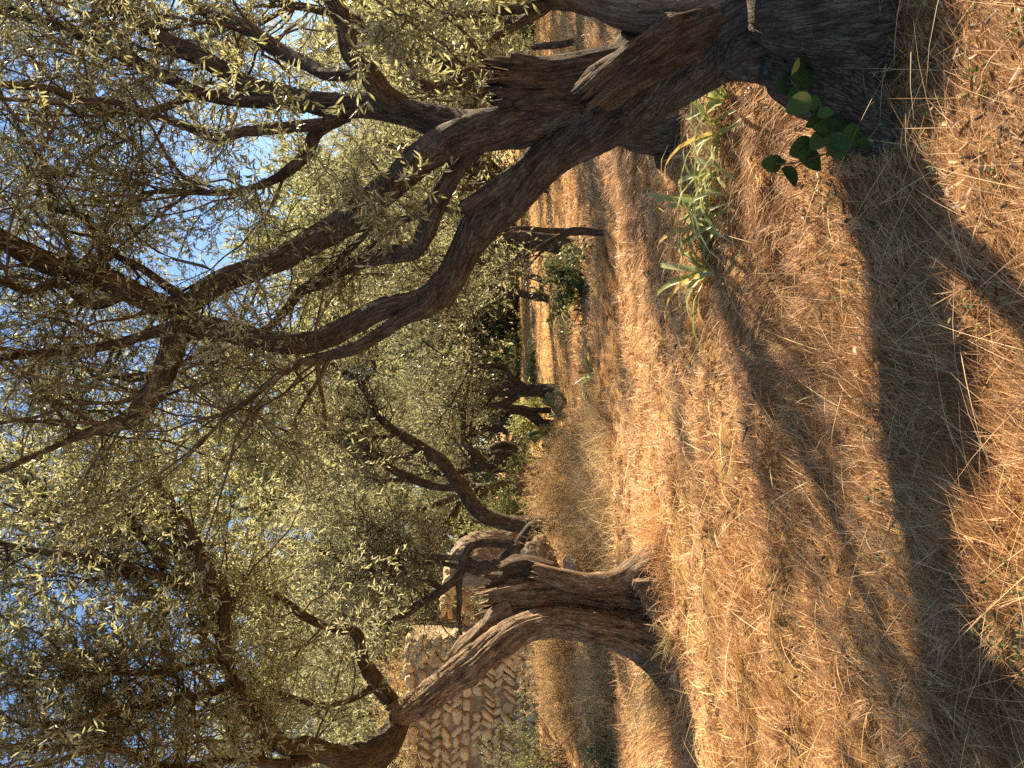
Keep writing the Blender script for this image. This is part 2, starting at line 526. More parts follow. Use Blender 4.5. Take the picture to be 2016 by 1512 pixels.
STONE = rock_mat('wall_stone', (0.46, 0.32, 0.17), (0.80, 0.60, 0.34), (0.88, 0.72, 0.47), 7)
MORTAR = rock_mat('wall_mortar', (0.3, 0.22, 0.13), (0.5, 0.38, 0.235), (0.62, 0.5, 0.34), 10)
PALEROCK = rock_mat('pale_rock', (0.12, 0.08, 0.05), (0.33, 0.245, 0.165), (0.5, 0.4, 0.3), 11)
REDROCK = rock_mat('red_rock', (0.08, 0.045, 0.026), (0.20, 0.115, 0.07), (0.32, 0.2, 0.125), 6)

def ground_mat():
    mt, n_, b = mat('dry_ground')
    geo = node(n_, 'ShaderNodeNewGeometry').outputs['Position']
    a = noise_tex(n_, scaled(n_, geo, (0.45, 1.0, 1)), 1.3, 6, 0.62, 0.4)
    c = ramp(n_, a, [(0.28, (0.38, 0.195, 0.07)), (0.48, (0.60, 0.355, 0.135)), (0.7, (0.74, 0.475, 0.2))])
    f = noise_tex(n_, scaled(n_, geo, (0.6, 1, 1)), 38, 6, 0.75, 0.8)
    c = mixc(n_, 0.8, c, ramp(n_, f, [(0.3, (0.25, 0.21, 0.18)), (0.55, (1, 1, 1)), (0.75, (1.25, 1.2, 1.15))]), 'MULTIPLY')
    n_.links.new(c, b.inputs['Base Color'])
    b.inputs['Roughness'].default_value = 0.95
    b.inputs['Specular IOR Level'].default_value = 0.1
    bp = node(n_, 'ShaderNodeBump'); bp.inputs['Strength'].default_value = 1.0; bp.inputs['Distance'].default_value = 0.05
    n_.links.new(f, bp.inputs['Height']); n_.links.new(bp.outputs[0], b.inputs['Normal'])
    return mt
GROUND = ground_mat()

# ------------------------------------------------------------------ the ground, one sheet to the horizon
def axis(neg, pos, fine, n_fine, far, n_far):
    core = np.linspace(neg, pos, n_fine)
    out = fine * (np.geomspace(1, far / fine, n_far))
    return core, out
xs = np.concatenate([-np.geomspace(700, 9.2, 60), np.linspace(-9, 9, 330), np.geomspace(9.2, 700, 60)])
ys = np.concatenate([-np.geomspace(300, 1.3, 30), np.linspace(-1.2, 18, 420), np.geomspace(18.06, 60, 220), np.geomspace(61, 900, 40)])
GX, GY = np.meshgrid(xs, ys)
mb = MB()
nx, ny = len(xs), len(ys)
i = np.arange(ny - 1)[:, None] * nx; j = np.arange(nx - 1)[None]
mb.add(np.stack([GX, GY, g(GX, GY)], -1), np.stack([i + j, i + j + 1, i + nx + j + 1, i + nx + j], -1).reshape(-1, 4))
tag(mb.build('ground', GROUND), kind='structure')

# ------------------------------------------------------------------ dry grass
def blades(mb, X, Y, L, W, az, lean, r, rnd, curl=0.5, K=3, z=None):
    """tapered bent blades; lean is the angle above the ground"""
    n = len(X)
    Z = g(X, Y) - 0.004 if z is None else z
    p = np.stack([X, Y, Z], -1)
    hx = np.stack([np.cos(az), np.sin(az), 0 * az], -1)
    up = np.array([0, 0, 1.0])
    side = np.stack([-np.sin(az), np.cos(az), 0 * az], -1)
    roll = r.normal(0, 0.6, n)[:, None]
    V = []
    st = (L / (K - 1))[:, None]
    e = lean.copy()
    for k in range(K):
        wk = (W * (1 - 0.85 * (k / (K - 1)) ** 1.6))[:, None]
        nn = -hx * np.sin(e)[:, None] + up * np.cos(e)[:, None]
        s = side * np.cos(roll) + nn * np.sin(roll)
        V += [p - s * wk / 2, p + s * wk / 2]
        p = p + (hx * np.cos(e)[:, None] + up * np.sin(e)[:, None]) * st
        e = e - curl * r.uniform(0.2, 1.2, n)
    V = np.stack(V, 1)
    i = np.arange(n)[:, None] * 2 * K
    q = np.concatenate([i + np.array([[2 * k, 2 * k + 1, 2 * k + 3, 2 * k + 2]]) for k in range(K - 1)])
    mb.add(V, q, None, None, np.repeat(rnd, 2 * K))

def field_points(r, n, y0, y1, pw, wide=0.50, marg=1.3):
    """points spread over what the camera sees, thinning with distance"""
    u = r.uniform(size=n)
    a = 1 - pw
    Y = (y0 ** a + u * (y1 ** a - y0 ** a)) ** (1 / a)
    X = r.uniform(-1, 1, n) * (wide * Y + marg)
    return X, Y

def nz(X, Y, s, o=0.0):
    return vnoise(np.stack([X * s + o, Y * s + o * 1.7, 0 * X + o], -1))

r = rng(11)
mb = MB()
X, Y = field_points(r, 520000, 1.5, 16, 0.72)
ok = (0.55 + 0.55 * nz(X, Y, 3.4, 5.5) + 0.35 * nz(X, Y, 9.0, 2.5)) > r.uniform(size=len(X)) * 0.9
X, Y = X[ok], Y[ok]
fl = nz(X, Y, 0.9, 3.1)
tuft = 0.5 + 0.5 * nz(X, Y, 2.6, 8.8)
az = 1.57 + 2.6 * nz(X, Y, 0.55, 1.4) + r.normal(0, 0.55, len(X))
L = r.uniform(0.07, 0.24, len(X)) * (0.6 + 0.7 * tuft)
W = 0.0021 * np.maximum(Y, 2.6) / 2.8 * np.exp(r.normal(-0.1, 0.42, len(X)))
lean = np.abs(r.normal(0.24, 0.22, len(X))) + 0.3 * np.maximum(0, fl)
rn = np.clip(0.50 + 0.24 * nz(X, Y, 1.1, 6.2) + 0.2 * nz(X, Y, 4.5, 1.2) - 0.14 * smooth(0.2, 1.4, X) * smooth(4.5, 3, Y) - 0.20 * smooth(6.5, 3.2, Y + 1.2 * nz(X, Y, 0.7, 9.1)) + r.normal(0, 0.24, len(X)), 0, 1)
blades(mb, X, Y, L, W, az, lean, r, rn)
X, Y = field_points(r, 130000, 14, 60, 0.9, 0.5, 2)
az = r.uniform(0, 6.28, len(X))
L = r.uniform(0.08, 0.22, len(X)); W = 0.0019 * Y / 2.8 * r.uniform(0.6, 1.3, len(X))
rn = np.clip(0.6 + 0.25 * nz(X, Y, 0.4, 2.2) + r.normal(0, 0.2, len(X)), 0, 1)
blades(mb, X, Y, L, W, az, np.abs(r.normal(0.5, 0.4, len(X))), r, rn)
tag(mb.build('dry_grass', STRAW), 'dry mown straw coloured grass matted over the whole ground', 'dry grass', kind='stuff')

# wisps of hay: blades that share a root and a direction
cx, cy = field_points(r, 7500, 1.5, 11, 0.62)
nn = 26
ca = 1.57 + 2.6 * nz(cx, cy, 0.55, 1.4) + r.normal(0, 0.9, len(cx))
X = np.repeat(cx, nn) + r.normal(0, 0.018, len(cx) * nn); Y = np.repeat(cy, nn) + r.normal(0, 0.018, len(cx) * nn)
mb = MB()
blades(mb, X, Y, np.repeat(r.uniform(0.08, 0.20, len(cx)), nn) * r.uniform(0.6, 1.1, len(X)), 0.0019 * np.maximum(Y, 2.6) / 2.8 * r.uniform(0.6, 1.4, len(X)),
       np.repeat(ca, nn) + r.normal(0, 0.30, len(X)), np.abs(np.repeat(r.normal(0.36, 0.22, len(cx)), nn) + r.normal(0, 0.15, len(X))), r,
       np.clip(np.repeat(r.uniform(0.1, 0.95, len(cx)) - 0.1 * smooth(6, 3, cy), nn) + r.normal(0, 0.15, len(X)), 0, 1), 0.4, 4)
tag(mb.build('hay_wisps', STRAW), 'ruffled wisps of pale hay standing proud of the matted grass', 'hay', kind='stuff')

# long single stalks lying on top of the mat, near the camera
mb = MB()
X, Y = field_points(r, 5200, 1.6, 9, 0.6)
az = r.uniform(0, 6.28, len(X))
blades(mb, X, Y, r.uniform(0.2, 0.55, len(X)), 0.0028 * np.maximum(Y, 2.6) / 3 * r.uniform(0.7, 1.3, len(X)), az, r.uniform(0.12, 0.5, len(X)), r,
       r.uniform(0.5, 1, len(X)), 0.12, 5)
tag(mb.build('straw_stalks', STRAW), 'loose long straw stalks lying over the matted grass', 'straw', kind='stuff')

# little green weeds and fallen leaves
mb = MB()
cx, cy = field_points(r, 260, 1.7, 9, 0.5)
ok = (nz(cx, cy, 0.8, 4.4) > 0.0) | (cx > 0.25 * cy)
cx, cy = cx[ok], cy[ok]
nn = 16
X = np.repeat(cx, nn) + r.normal(0, 0.045, len(cx) * nn); Y = np.repeat(cy, nn) + r.normal(0, 0.045, len(cx) * nn)
pos = np.stack([X, Y, g(X, Y) + r.uniform(0.01, 0.07, len(X))], -1)
d = nrm(r.normal(size=(len(X), 3)) * np.array([1, 1, 0.35]))
leaves(mb, pos, d, r.uniform(0.010, 0.030, len(X)), r.uniform(0.006, 0.016, len(X)), r, True, rnd=r.uniform(0, 1, len(X)) ** 1.4)
tag(mb.build('weeds', WEED), 'small scattered green weeds among the straw', 'weeds', kind='stuff')
mb = MB()
X, Y = field_points(r, 16000, 1.6, 8, 0.7)
ok = smooth(-0.4, 1.3, X + 0.5 * nz(X, Y, 1.2, 7.7)) + 0.12 > r.uniform(size=len(X))
X, Y = X[ok], Y[ok]
pos = np.stack([X, Y, g(X, Y) + r.uniform(0.01, 0.05, len(X))], -1)
d = nrm(r.normal(size=(len(X), 3)) * np.array([1, 1, 0.3]))
leaves(mb, pos, d, r.uniform(0.025, 0.06, len(X)), r.uniform(0.008, 0.022, len(X)), r, True)
tag(mb.build('fallen_leaves', LITTER), 'dead fallen olive leaves and litter scattered over the straw', 'fallen leaves', kind='stuff')

mb = MB()
X, Y = field_points(r, 130, 1.8, 9, 0.6)
import bmesh
bm_ = bmesh.new(); bmesh.ops.create_icosphere(bm_, subdivisions=2, radius=1)
pv = np.array([x.co[:] for x in bm_.verts]); pf = np.array([[x.index for x in q.verts] for q in bm_.faces]); bm_.free()
for x_, y_ in zip(X, Y):
    sz = r.uniform(0.006, 0.02)
    q_ = pv * (1 + 0.3 * vnoise(pv * 1.5 + r.uniform(0, 99))[:, None]) * np.array([1.2, 1, 0.7]) * sz
    mb.add(q_ + np.array([x_, y_, float(g(x_, y_)) + sz * 0.9]), None, pf, None, r.uniform())
tag(mb.build('pebbles', PALEROCK), 'few pale pebbles and crumbs lying in the straw', 'pebbles', kind='stuff')

# ------------------------------------------------------------------ olive trees
def trace(lst, D=None):
    """photo trace [(x, y, width_px, depth)] -> points and radii in metres"""
    pts = np.array([P(q[0], q[1], q[3] if len(q) > 3 else D) for q in lst])
    rad = np.array([0.5 * q[2] * (q[3] if len(q) > 3 else D) / F for q in lst])
    return pts, rad

# --- the near tree at the right edge
root = empty('olive_tree', P(1700, 60, 3.6) * np.array([1, 1, 0]))
tag(root, 'nearest olive tree, dark forked trunk with a broken dead stub, leaning over the foreground', 'olive tree')
tm = MB()
bark_tube(tm, *trace([(1900, 20, 560, 3.45), (1800, 40, 430, 3.5), (1720, 55, 360, 3.52), (1640, 55, 300, 3.58), (1560, 50, 250, 3.65), (1480, 60, 218, 3.7), (1410, 88, 170, 3.78),
                      (1340, 138, 140, 3.85), (1270, 190, 116, 3.95), (1200, 242, 96, 4.05), (1130, 277, 95, 4.15), (1060, 330, 86, 4.25), (1000, 390, 88, 4.35),
                      (950, 435, 80, 4.42), (915, 490, 64, 4.48), (885, 550, 58, 4.5), (858, 592, 58, 4.5)]), seed=1, seg=128, rough=0.10, lobes=0.06, step=0.018, wander=0.02)
pal = MB()
bark_tube(pal, *trace([(1880, -60, 330, 3.3), (1760, -50, 260, 3.38), (1660, -30, 185, 3.45), (1570, -20, 140, 3.52), (1490, -8, 125, 3.6), (1420, 10, 112, 3.66), (1350, 28, 100, 3.75),
                      (1270, 22, 85, 3.85), (1190, -2, 72, 3.95), (1110, -50, 66, 4.0), (950, -140, 60, 4.1), (700, -260, 50, 4.2)]), seed=2, seg=96, rough=0.09, lobes=0.07, step=0.018, wander=0.015)
tag(pal.build('stem', BARK_PALE, root), 'paler smooth stem leaving frame')
for k, (tr, sd_) in enumerate([
        ([(1570, 105, 170, 3.52), (1650, 165, 175, 3.36), (1710, 218, 150, 3.25), (1765, 258, 110, 3.16), (1825, 285, 60, 3.1)], 3),
        ([(1540, 10, 190, 3.45), (1640, 55, 200, 3.3), (1740, 95, 180, 3.18), (1840, 125, 120, 3.05), (1900, 150, 70, 3.0)], 4),
        ([(1620, 140, 90, 3.75), (1650, 190, 80, 3.75), (1670, 240, 50, 3.75), (1700, 280, 30, 3.75)], 5),
        ([(1540, -40, 220, 3.35), (1640, -35, 240, 3.2), (1760, -20, 220, 3.07), (1880, -20, 150, 2.97)], 6)]):  # this root and the second are swollen and moved forward to shade the ground
    bark_tube(tm, *trace(tr), seed=sd_, seg=32, rough=0.16, lobes=0.1, wander=0.02)
bark_tube(tm, *trace([(1260, 172, 46, 3.86), (1200, 208, 40, 3.93), (1150, 240, 36, 4.02), (1080, 292, 32, 4.12), (1010, 348, 34, 4.22), (955, 388, 38, 4.3), (922, 408, 34, 4.33)]), seed=7, seg=24, rough=0.15, lobes=0.1, broken=True)
tm.build('trunk', BARK, root)
dm = MB()
bark_tube(dm, *trace([(1380, 70, 150, 3.8), (1300, 115, 140, 3.88), (1230, 145, 128, 3.92), (1160, 156, 112, 3.96), (1100, 158, 104, 4.0), (1045, 158, 98, 4.02), (1008, 158, 88, 4.02)]), seed=8, seg=80, rough=0.16, lobes=0.10, broken=True, wander=0.02, twist=0.3)
bark_tube(dm, *trace([(1430, 40, 80, 3.64), (1350, 76, 86, 3.66), (1285, 112, 84, 3.68), (1225, 150, 80, 3.72), (1178, 184, 70, 3.76)]), seed=9, seg=72, rough=0.2, lobes=0.1, broken=True, twist=0.4)
bark_tube(dm, *trace([(1075, 130, 30, 3.98), (1045, 122, 26, 3.97), (1015, 114, 22, 3.97)]), seed=10, seg=16, rough=0.2, broken=True)
bark_tube(dm, *trace([(1150, 200, 50, 3.95), (1090, 190, 55, 3.98), (1030, 195, 40, 4.02)]), seed=12, seg=20, rough=0.25, broken=True)
tag(dm.build('dead_stub', DEADWOOD, root), 'broken off dead limb stub with jagged end')

near_limbs = []
def nl(tr, seed, t0=0.3, wander=0.03, seg=20, leafy=True, name='limb'):
    m_ = MB()
    p, q = bark_tube(m_, *trace(tr), seed=seed, seg=seg, rough=0.11, lobes=0.07, wander=wander)
    m_.build(name, BARK, root)
    if leafy:
        near_limbs.append((p, q, t0))
# left limb, upper continuation to the fork and the drooping stub
nl([(880, 555, 56, 4.5), (850, 580, 50, 4.5), (820, 587, 44, 4.52), (760, 600, 42, 4.55), (700, 630, 45, 4.6), (640, 660, 46, 4.6), (580, 671, 44, 4.6), (520, 668, 43, 4.6), (450, 655, 46, 4.6), (390, 646, 50, 4.6), (350, 648, 50, 4.58),
    (330, 700, 48, 4.5), (308, 760, 46, 4.4), (280, 803, 42, 4.35), (250, 832, 34, 4.3), (190, 850, 20, 4.25), (110, 880, 12, 4.2), (0, 930, 8, 4.1)], 21, 0.55, seg=28)
nl([(870, 575, 50, 4.5), (835, 608, 44, 4.45), (790, 626, 32, 4.45), (740, 656, 26, 4.45), (690, 686, 24, 4.4), (640, 702, 20, 4.4), (600, 714, 18, 4.35), (560, 732, 14, 4.3), (520, 765, 11, 4.3), (450, 820, 8, 4.2), (390, 880, 6, 4.1)], 22, 0.45)
# middle limb
nl([(1230, 190, 80, 3.98), (1130, 200, 92, 4.05), (1070, 214, 90, 4.1), (1000, 242, 86, 4.15), (940, 264, 82, 4.2), (880, 290, 74, 4.28), (820, 318, 64, 4.35), (760, 366, 60, 4.45), (700, 414, 58, 4.55), (630, 456, 54, 4.65), (560, 495, 46, 4.7),
    (500, 522, 45, 4.72), (430, 556, 44, 4.74), (375, 596, 42, 4.72), (325, 606, 44, 4.7), (250, 580, 48, 4.7), (180, 543, 48, 4.65), (100, 512, 46, 4.6), (30, 482, 43, 4.5), (-60, 440, 38, 4.4), (-250, 380, 28, 4.2), (-420, 330, 14, 4.0)], 23, 0.5, seg=32)
nl([(365, 640, 30, 4.6), (300, 655, 22, 4.55), (220, 668, 19, 4.5), (130, 684, 17, 4.4), (40, 697, 15, 4.3), (-80, 720, 11, 4.2), (-220, 760, 6, 4.0)], 24, 0.2)
nl([(980, 248, 40, 4.2), (930, 305, 34, 4.3), (895, 362, 38, 4.4), (860, 422, 40, 4.5), (818, 482, 35, 4.6), (760, 497, 32, 4.7), (705, 515, 29, 4.8), (672, 529, 27, 4.85), (630, 556, 24, 4.9), (593, 572, 22, 4.95), (560, 610, 18, 5.0), (528, 642, 15, 5.0), (470, 690, 10, 5.1), (400, 720, 7, 5.2)], 25, 0.6)
nl([(930, 285, 28, 4.3), (902, 307, 22, 4.35), (872, 350, 20, 4.45), (840, 395, 18, 4.5), (815, 420, 17, 4.55), (770, 440, 13, 4.6), (735, 452, 11, 4.65), (690, 500, 8, 4.7), (640, 540, 5, 4.8)], 26, 0.4)
# right limb and its forks
nl([(1000, 240, 60, 4.2), (930, 248, 60, 4.3), (860, 238, 58, 4.4), (790, 216, 55, 4.5), (730, 204, 56, 4.6), (670, 208, 50, 4.7), (610, 203, 44, 4.8), (545, 185, 38, 4.95), (470, 160, 35, 5.1), (400, 117, 34, 5.2), (330, 70, 32, 5.3), (250, 10, 29, 5.4), (150, -60, 22, 5.5), (0, -140, 12, 5.6)], 27, 0.45, seg=26)
nl([(600, 205, 36, 4.8), (520, 193, 26, 4.95), (420, 186, 24, 5.1), (330, 150, 25, 5.3), (250, 110, 25, 5.4), (150, 62, 24, 5.5), (60, 36, 22, 5.6), (-60, 15, 18, 5.6), (-220, -20, 10, 5.6)], 28, 0.3)
nl([(440, 187, 18, 5.05), (370, 195, 16, 5.0), (290, 215, 17, 4.9), (200, 212, 16, 4.8), (100, 180, 16, 4.7), (0, 172, 15, 4.6), (-150, 150, 8, 4.4)], 29, 0.25)
nl([(790, 212, 46, 4.5), (752, 185, 46, 4.45), (725, 142, 44, 4.4), (692, 92, 40, 4.3), (680, 42, 38, 4.2), (662, -8, 36, 4.1), (610, -80, 30, 4.0), (500, -160, 20, 3.9), (350, -240, 10, 3.8)], 30, 0.45)
nl([(720, 140, 26, 4.4), (640, 150, 24, 4.6), (580, 110, 30, 4.9), (500, 70, 30, 5.1), (440, 40, 26, 5.3), (380, 0, 20, 5.5), (280, -60, 12, 5.6)], 31, 0.3)
nl([(680, 225, 36, 4.7), (628, 262, 28, 4.75), (604, 305, 26, 4.8), (560, 345, 22, 4.8), (500, 366, 16, 4.8), (430, 372, 13, 4.8), (340, 372, 11, 4.7), (280, 380, 8, 4.7)], 32, 0.35)
nl([(640, 245, 24, 4.7), (560, 258, 22, 4.75), (490, 265, 20, 4.75), (430, 270, 17, 4.7), (360, 235, 17, 4.65), (300, 218, 14, 4.6), (210, 200, 12, 4.5), (100, 205, 9, 4.4), (-40, 190, 6, 4.2)], 33, 0.3)
nl([(365, 590, 22, 4.7), (300, 540, 16, 4.8), (230, 500, 15, 4.9), (170, 430, 13, 5.0), (110, 405, 12, 5.0), (90, 330, 9, 5.0), (40, 250, 7, 5.0), (0, 180, 5, 5.0)], 34, 0.2)
nl([(250, 575, 22, 4.7), (180, 600, 18, 4.6), (110, 560, 18, 4.5), (60, 580, 14, 4.4), (0, 560, 12, 4.2), (-120, 560, 6, 4.0)], 35, 0.2)
r = rng(101)
bm = MB(); lm = MB()
front = lambda p: p[:, 1] > 2.9
grow(near_limbs, bm, lm, r, n1=430, L1=(0.5, 1.5), n2=16, L2=(0.15, 0.5), nl=18, leafL=(0.028, 0.050), r1=0.009, keep=front, away=0.55, r2=0.0022)
# a low spray of leaves hanging across the right edge
sp = [(np.array([P(600 + 40 * k, -90 + 26 * k, 3.7 - 0.06 * k) for k in range(8)]), np.full(8, 0.006), 0.2),
      (np.array([P(760 + 25 * k, -60 + 20 * k, 3.5) for k in range(8)]), np.full(8, 0.005), 0.2)]
for p_, q_, _ in sp:
    thin_tubes(bm, p_[None], q_[None], 5)
grow(sp, bm, lm, r, n1=14, L1=(0.2, 0.45), n2=8, L2=(0.1, 0.25), nl=12, leafL=(0.045, 0.07), r1=0.004, spread=0.5, up=-0.05)
# sprays that hang in front of the middle limb
for a_, b_, dd in [((430, 180), (560, 120), 4.0), ((760, 330), (800, 420), 3.9), ((420, 300), (520, 340), 4.2), ((640, 330), (720, 400), 4.1)]:
    s2 = [(np.array([P(a_[0] + (b_[0] - a_[0]) * k / 5, a_[1] + (b_[1] - a_[1]) * k / 5, dd) for k in range(6)]), np.full(6, 0.004), 0.0)]
    grow(s2, bm, lm, r, n1=6, L1=(0.15, 0.35), n2=6, L2=(0.1, 0.22), nl=12, leafL=(0.045, 0.065), r1=0.003, spread=0.6)
bm.build('branches', TWIG, root)
lm.build('crown', OLIVE, root)

# --- the hollow tree at the left
base = gat(1300, 1200)
DL = 7.3
root = empty('olive_tree', (base[0], base[1], base[2]))
tag(root, 'old hollow olive tree with split weathered trunk arching left in front of stone wall', 'olive tree')
tm = MB()
hol = [
    ([(1345, 1315, 130), (1310, 1295, 96), (1262, 1264, 84), (1200, 1240, 74), (1140, 1228, 62), (1080, 1226, 58), (1030, 1237, 60), (985, 1263, 62), (940, 1299, 60), (890, 1336, 56), (845, 1370, 52), (805, 1396, 48), (775, 1412, 44)], 41, 0.11, False, 96),
    ([(1350, 1215, 190), (1300, 1210, 130), (1250, 1198, 98), (1190, 1183, 82), (1120, 1170, 76), (1060, 1166, 72), (1010, 1170, 68), (978, 1178, 58)], 42, 0.24, True, 96),
    ([(1340, 1075, 60), (1300, 1092, 56), (1262, 1120, 54), (1215, 1146, 44), (1160, 1152, 40), (1110, 1143, 40), (1062, 1126, 34)], 43, 0.12, True, 28),
    ([(1340, 1140, 120), (1290, 1150, 90), (1240, 1160, 60), (1180, 1165, 50), (1100, 1155, 44), (1060, 1150, 40), (1010, 1152, 36)], 44, 0.16, True, 28),
    ([(1010, 1200, 44), (975, 1216, 42), (945, 1243, 38), (915, 1272, 34), (898, 1292, 26)], 45, 0.2, True, 24),
    ([(935, 1275, 24), (890, 1310, 26), (850, 1345, 26), (815, 1372, 24), (780, 1390, 22)], 46, 0.2, True, 20),
    ([(1345, 1190, 100), (1305, 1172, 76), (1275, 1156, 50), (1245, 1148, 14)], 47, 0.25, False, 48),
    ([(1345, 1260, 120), (1300, 1255, 90), (1250, 1235, 70), (1200, 1212, 34), (1150, 1200, 10)], 48, 0.14, True, 28)]
for tr, sd_, ro, brk, sg in hol:
    dd = {41: 7.12, 42: 7.45, 43: 7.2, 44: 7.42, 45: 7.3, 46: 7.2, 47: 7.05, 48: 7.4}[sd_]
    bark_tube(tm, *trace([(*q, dd) for q in tr]), seed=sd_, seg=sg, rough=ro, lobes=0.10, broken=brk, twist=0.4, step=0.014, wander=0.015, fur_k=2.0)
tm.build('trunk', BARK_OLD, root)
dm = MB()
bark_tube(dm, *trace([(1085, 1128, 44, 7.4), (1050, 1115, 44, 7.4), (1020, 1112, 40, 7.4), (1000, 1118, 30, 7.4)]), seed=49, seg=24, rough=0.25, broken=True)
bark_tube(dm, *trace([(1040, 1150, 36, 7.45), (1000, 1140, 34, 7.45), (972, 1140, 26, 7.45)]), seed=50, seg=24, rough=0.25, broken=True)
tag(dm.build('dead_stub', DEADWOOD, root), 'dark rotten stub at top of hollow trunk')
left_limbs = []
def ll(tr, seed, t0=0.25, seg=18, wander=0.03):
    m_ = MB()
    p, q = bark_tube(m_, *trace(tr), seed=seed, seg=seg, rough=0.11, lobes=0.07, wander=wander)
    m_.build('limb', BARK, root)
    left_limbs.append((p, q, t0))
ll([(790, 1405, 44, 7.35), (778, 1440, 52, 7.1), (752, 1475, 66, 6.9), (710, 1490, 60, 6.7), (660, 1482, 46, 6.5), (610, 1474, 38, 6.3), (570, 1474, 34, 6.2), (528, 1442, 32, 6.1), (485, 1387, 28, 6.0), (460, 1340, 26, 5.9), (444, 1285, 25, 5.8),
    (447, 1228, 25, 5.8), (446, 1182, 25, 5.8), (425, 1150, 24, 5.8), (395, 1118, 21, 5.85), (383, 1065, 18, 5.9), (350, 1010, 16, 5.9), (320, 960, 11, 5.9), (300, 900, 7, 5.9)], 51, 0.3, 24)
ll([(440, 1165, 24, 5.8), (380, 1155, 22, 5.75), (317, 1138, 20, 5.7), (217, 1105, 18, 5.6), (150, 1094, 16, 5.5), (83, 1085, 14, 5.4), (0, 1068, 11, 5.3), (-120, 1050, 7, 5.1)], 52, 0.2)
ll([(325, 1210, 18, 6.3), (312, 1177, 20, 6.2), (247, 1131, 20, 6.1), (200, 1094, 19, 6.0), (166, 1056, 16, 6.0), (127, 1018, 14, 6.0), (60, 960, 12, 6.0), (0, 900, 9, 6.0)], 53, 0.2)
ll([(640, 1480, 26, 6.4), (560, 1500, 22, 6.1), (480, 1490, 20, 5.8), (420, 1500, 18, 5.6), (320, 1500, 14, 5.3), (200, 1480, 10, 5.0), (60, 1470, 6, 4.8)], 54, 0.2)
ll([(447, 1290, 16, 5.8), (400, 1300, 12, 5.7), (300, 1315, 12, 5.5), (180, 1330, 9, 5.2), (60, 1350, 7, 5.0), (-80, 1370, 5, 4.8)], 55, 0.1)
ll([(452, 1348, 18, 5.9), (400, 1365, 15, 5.7), (280, 1395, 14, 5.4), (160, 1410, 10, 5.1), (40, 1430, 7, 4.9)], 56, 0.1)
ll([(425, 1150, 20, 5.8), (400, 1100, 15, 5.9), (290, 1015, 13, 6.0), (230, 980, 12, 6.1), (150, 985, 9, 6.2), (60, 980, 7, 6.2)], 57, 0.2)
ll([(320, 1120, 14, 5.75), (290, 1070, 13, 5.9), (260, 1020, 12, 6.0), (225, 940, 9, 6.1), (190, 900, 6, 6.2)], 58, 0.2)
ll([(780, 1395, 30, 7.3), (745, 1345, 34, 7.2), (720, 1300, 26, 7.2), (700, 1250, 22, 7.1), (640, 1230, 18, 7.0), (560, 1180, 14, 6.9), (470, 1130, 10, 6.8)], 59, 0.4)
ll([(785, 1400, 20, 7.3), (782, 1435, 18, 7.2), (766, 1475, 18, 7.1), (740, 1520, 18, 7.0), (690, 1570, 12, 6.9)], 60, 0.8)
ll([(740, 1350, 18, 7.2), (690, 1370, 14, 7.0), (620, 1380, 12, 6.8), (540, 1360, 9, 6.6), (480, 1340, 6, 6.5)], 61, 0.2)
r = rng(202)
bm = MB(); lm = MB()
grow(left_limbs, bm, lm, r, n1=370, L1=(0.5, 1.5), n2=13, L2=(0.15, 0.5), nl=16, leafL=(0.042, 0.070), r1=0.008, away=0.6, r2=0.0022)
bm.build('branches', TWIG, root)
lm.build('crown', OLIVE, root)

# --- traced trees of the middle distance
def mid_tree(label, traces, D, seed, n1, L1=(0.6, 1.4), n2=9, nl_=12, leafL=(0.05, 0.08), leafmat=None, base_px=None, name='olive_tree', cat='olive tree', bark=None, rough=0.13, auto=None, r1=0.014, fine=False, group=None):
    lim = []
    tmb = MB(); lmb = []
    tr0 = trace([(*q, D) for q in traces[0][0]])
    if base_px is None:
        bx, by = tr0[0][0][0], tr0[0][0][1]
        loc = (bx, by, float(g(bx, by)))
    else:
        loc = gat(*base_px)
    rt = empty(name, loc)
    tag(rt, label, cat, group)
    for k, (tr, t0) in enumerate(traces):
        p, q = trace([(*q_[:3], D if len(q_) < 4 else q_[3]) for q_ in tr])
        if k == 0:                              # carry the trunk down into the ground
            gz = float(g(p[0][0], p[0][1])) - 0.08
            if p[0][2] > gz:
                p = np.vstack([[p[0][0], p[0][1], gz], p]); q = np.concatenate([[q[0] * 1.25], q])
        m_ = tmb if k == 0 else MB()
        pp, rr = bark_tube(m_, p, q, seed=seed * 7 + k, seg=18, rough=rough, lobes=0.09, wander=0.03)
        if k:
            m_.build('limb', bark or BARK, rt)
        if t0 < 1:
            lim.append((pp, rr, t0))
    tmb.build('trunk', bark or BARK, rt)
    rr_ = rng(seed)
    if auto:                                    # limbs hidden in the foliage of the photograph
        st = np.array([lim[i % len(lim)][0][-1] for i in range(auto[0])])
        d = nrm(rr_.normal(size=(auto[0], 3)) * np.array([1, 1, 0.4]) + np.array([0, 0, 0.9]))
        w_ = walk(st, d, rr_.uniform(auto[1] * 0.6, auto[1], auto[0]), 9, rr_, 0.2, 0.06)
        for w1 in w_:
            m_ = MB()
            thin_tubes(m_, w1[None], np.linspace(0.03, 0.008, 9)[None], 7)
            m_.build('limb', bark or BARK, rt)
        lim += [(w_[i], np.linspace(0.03, 0.008, 9), 0.1) for i in range(auto[0])]
    if n1:
        b_, l_ = MB(), MB()
        grow(lim, b_, l_, rr_, n1=n1, L1=L1, n2=n2, L2=(0.2, 0.6), nl=nl_, leafL=leafL, leafW=0.24, r1=r1, fine=fine, r2=0.003)
        b_.build('branches', TWIG, rt)
        l_.build('crown', leafmat or OLIVE_FAR, rt)
    return rt

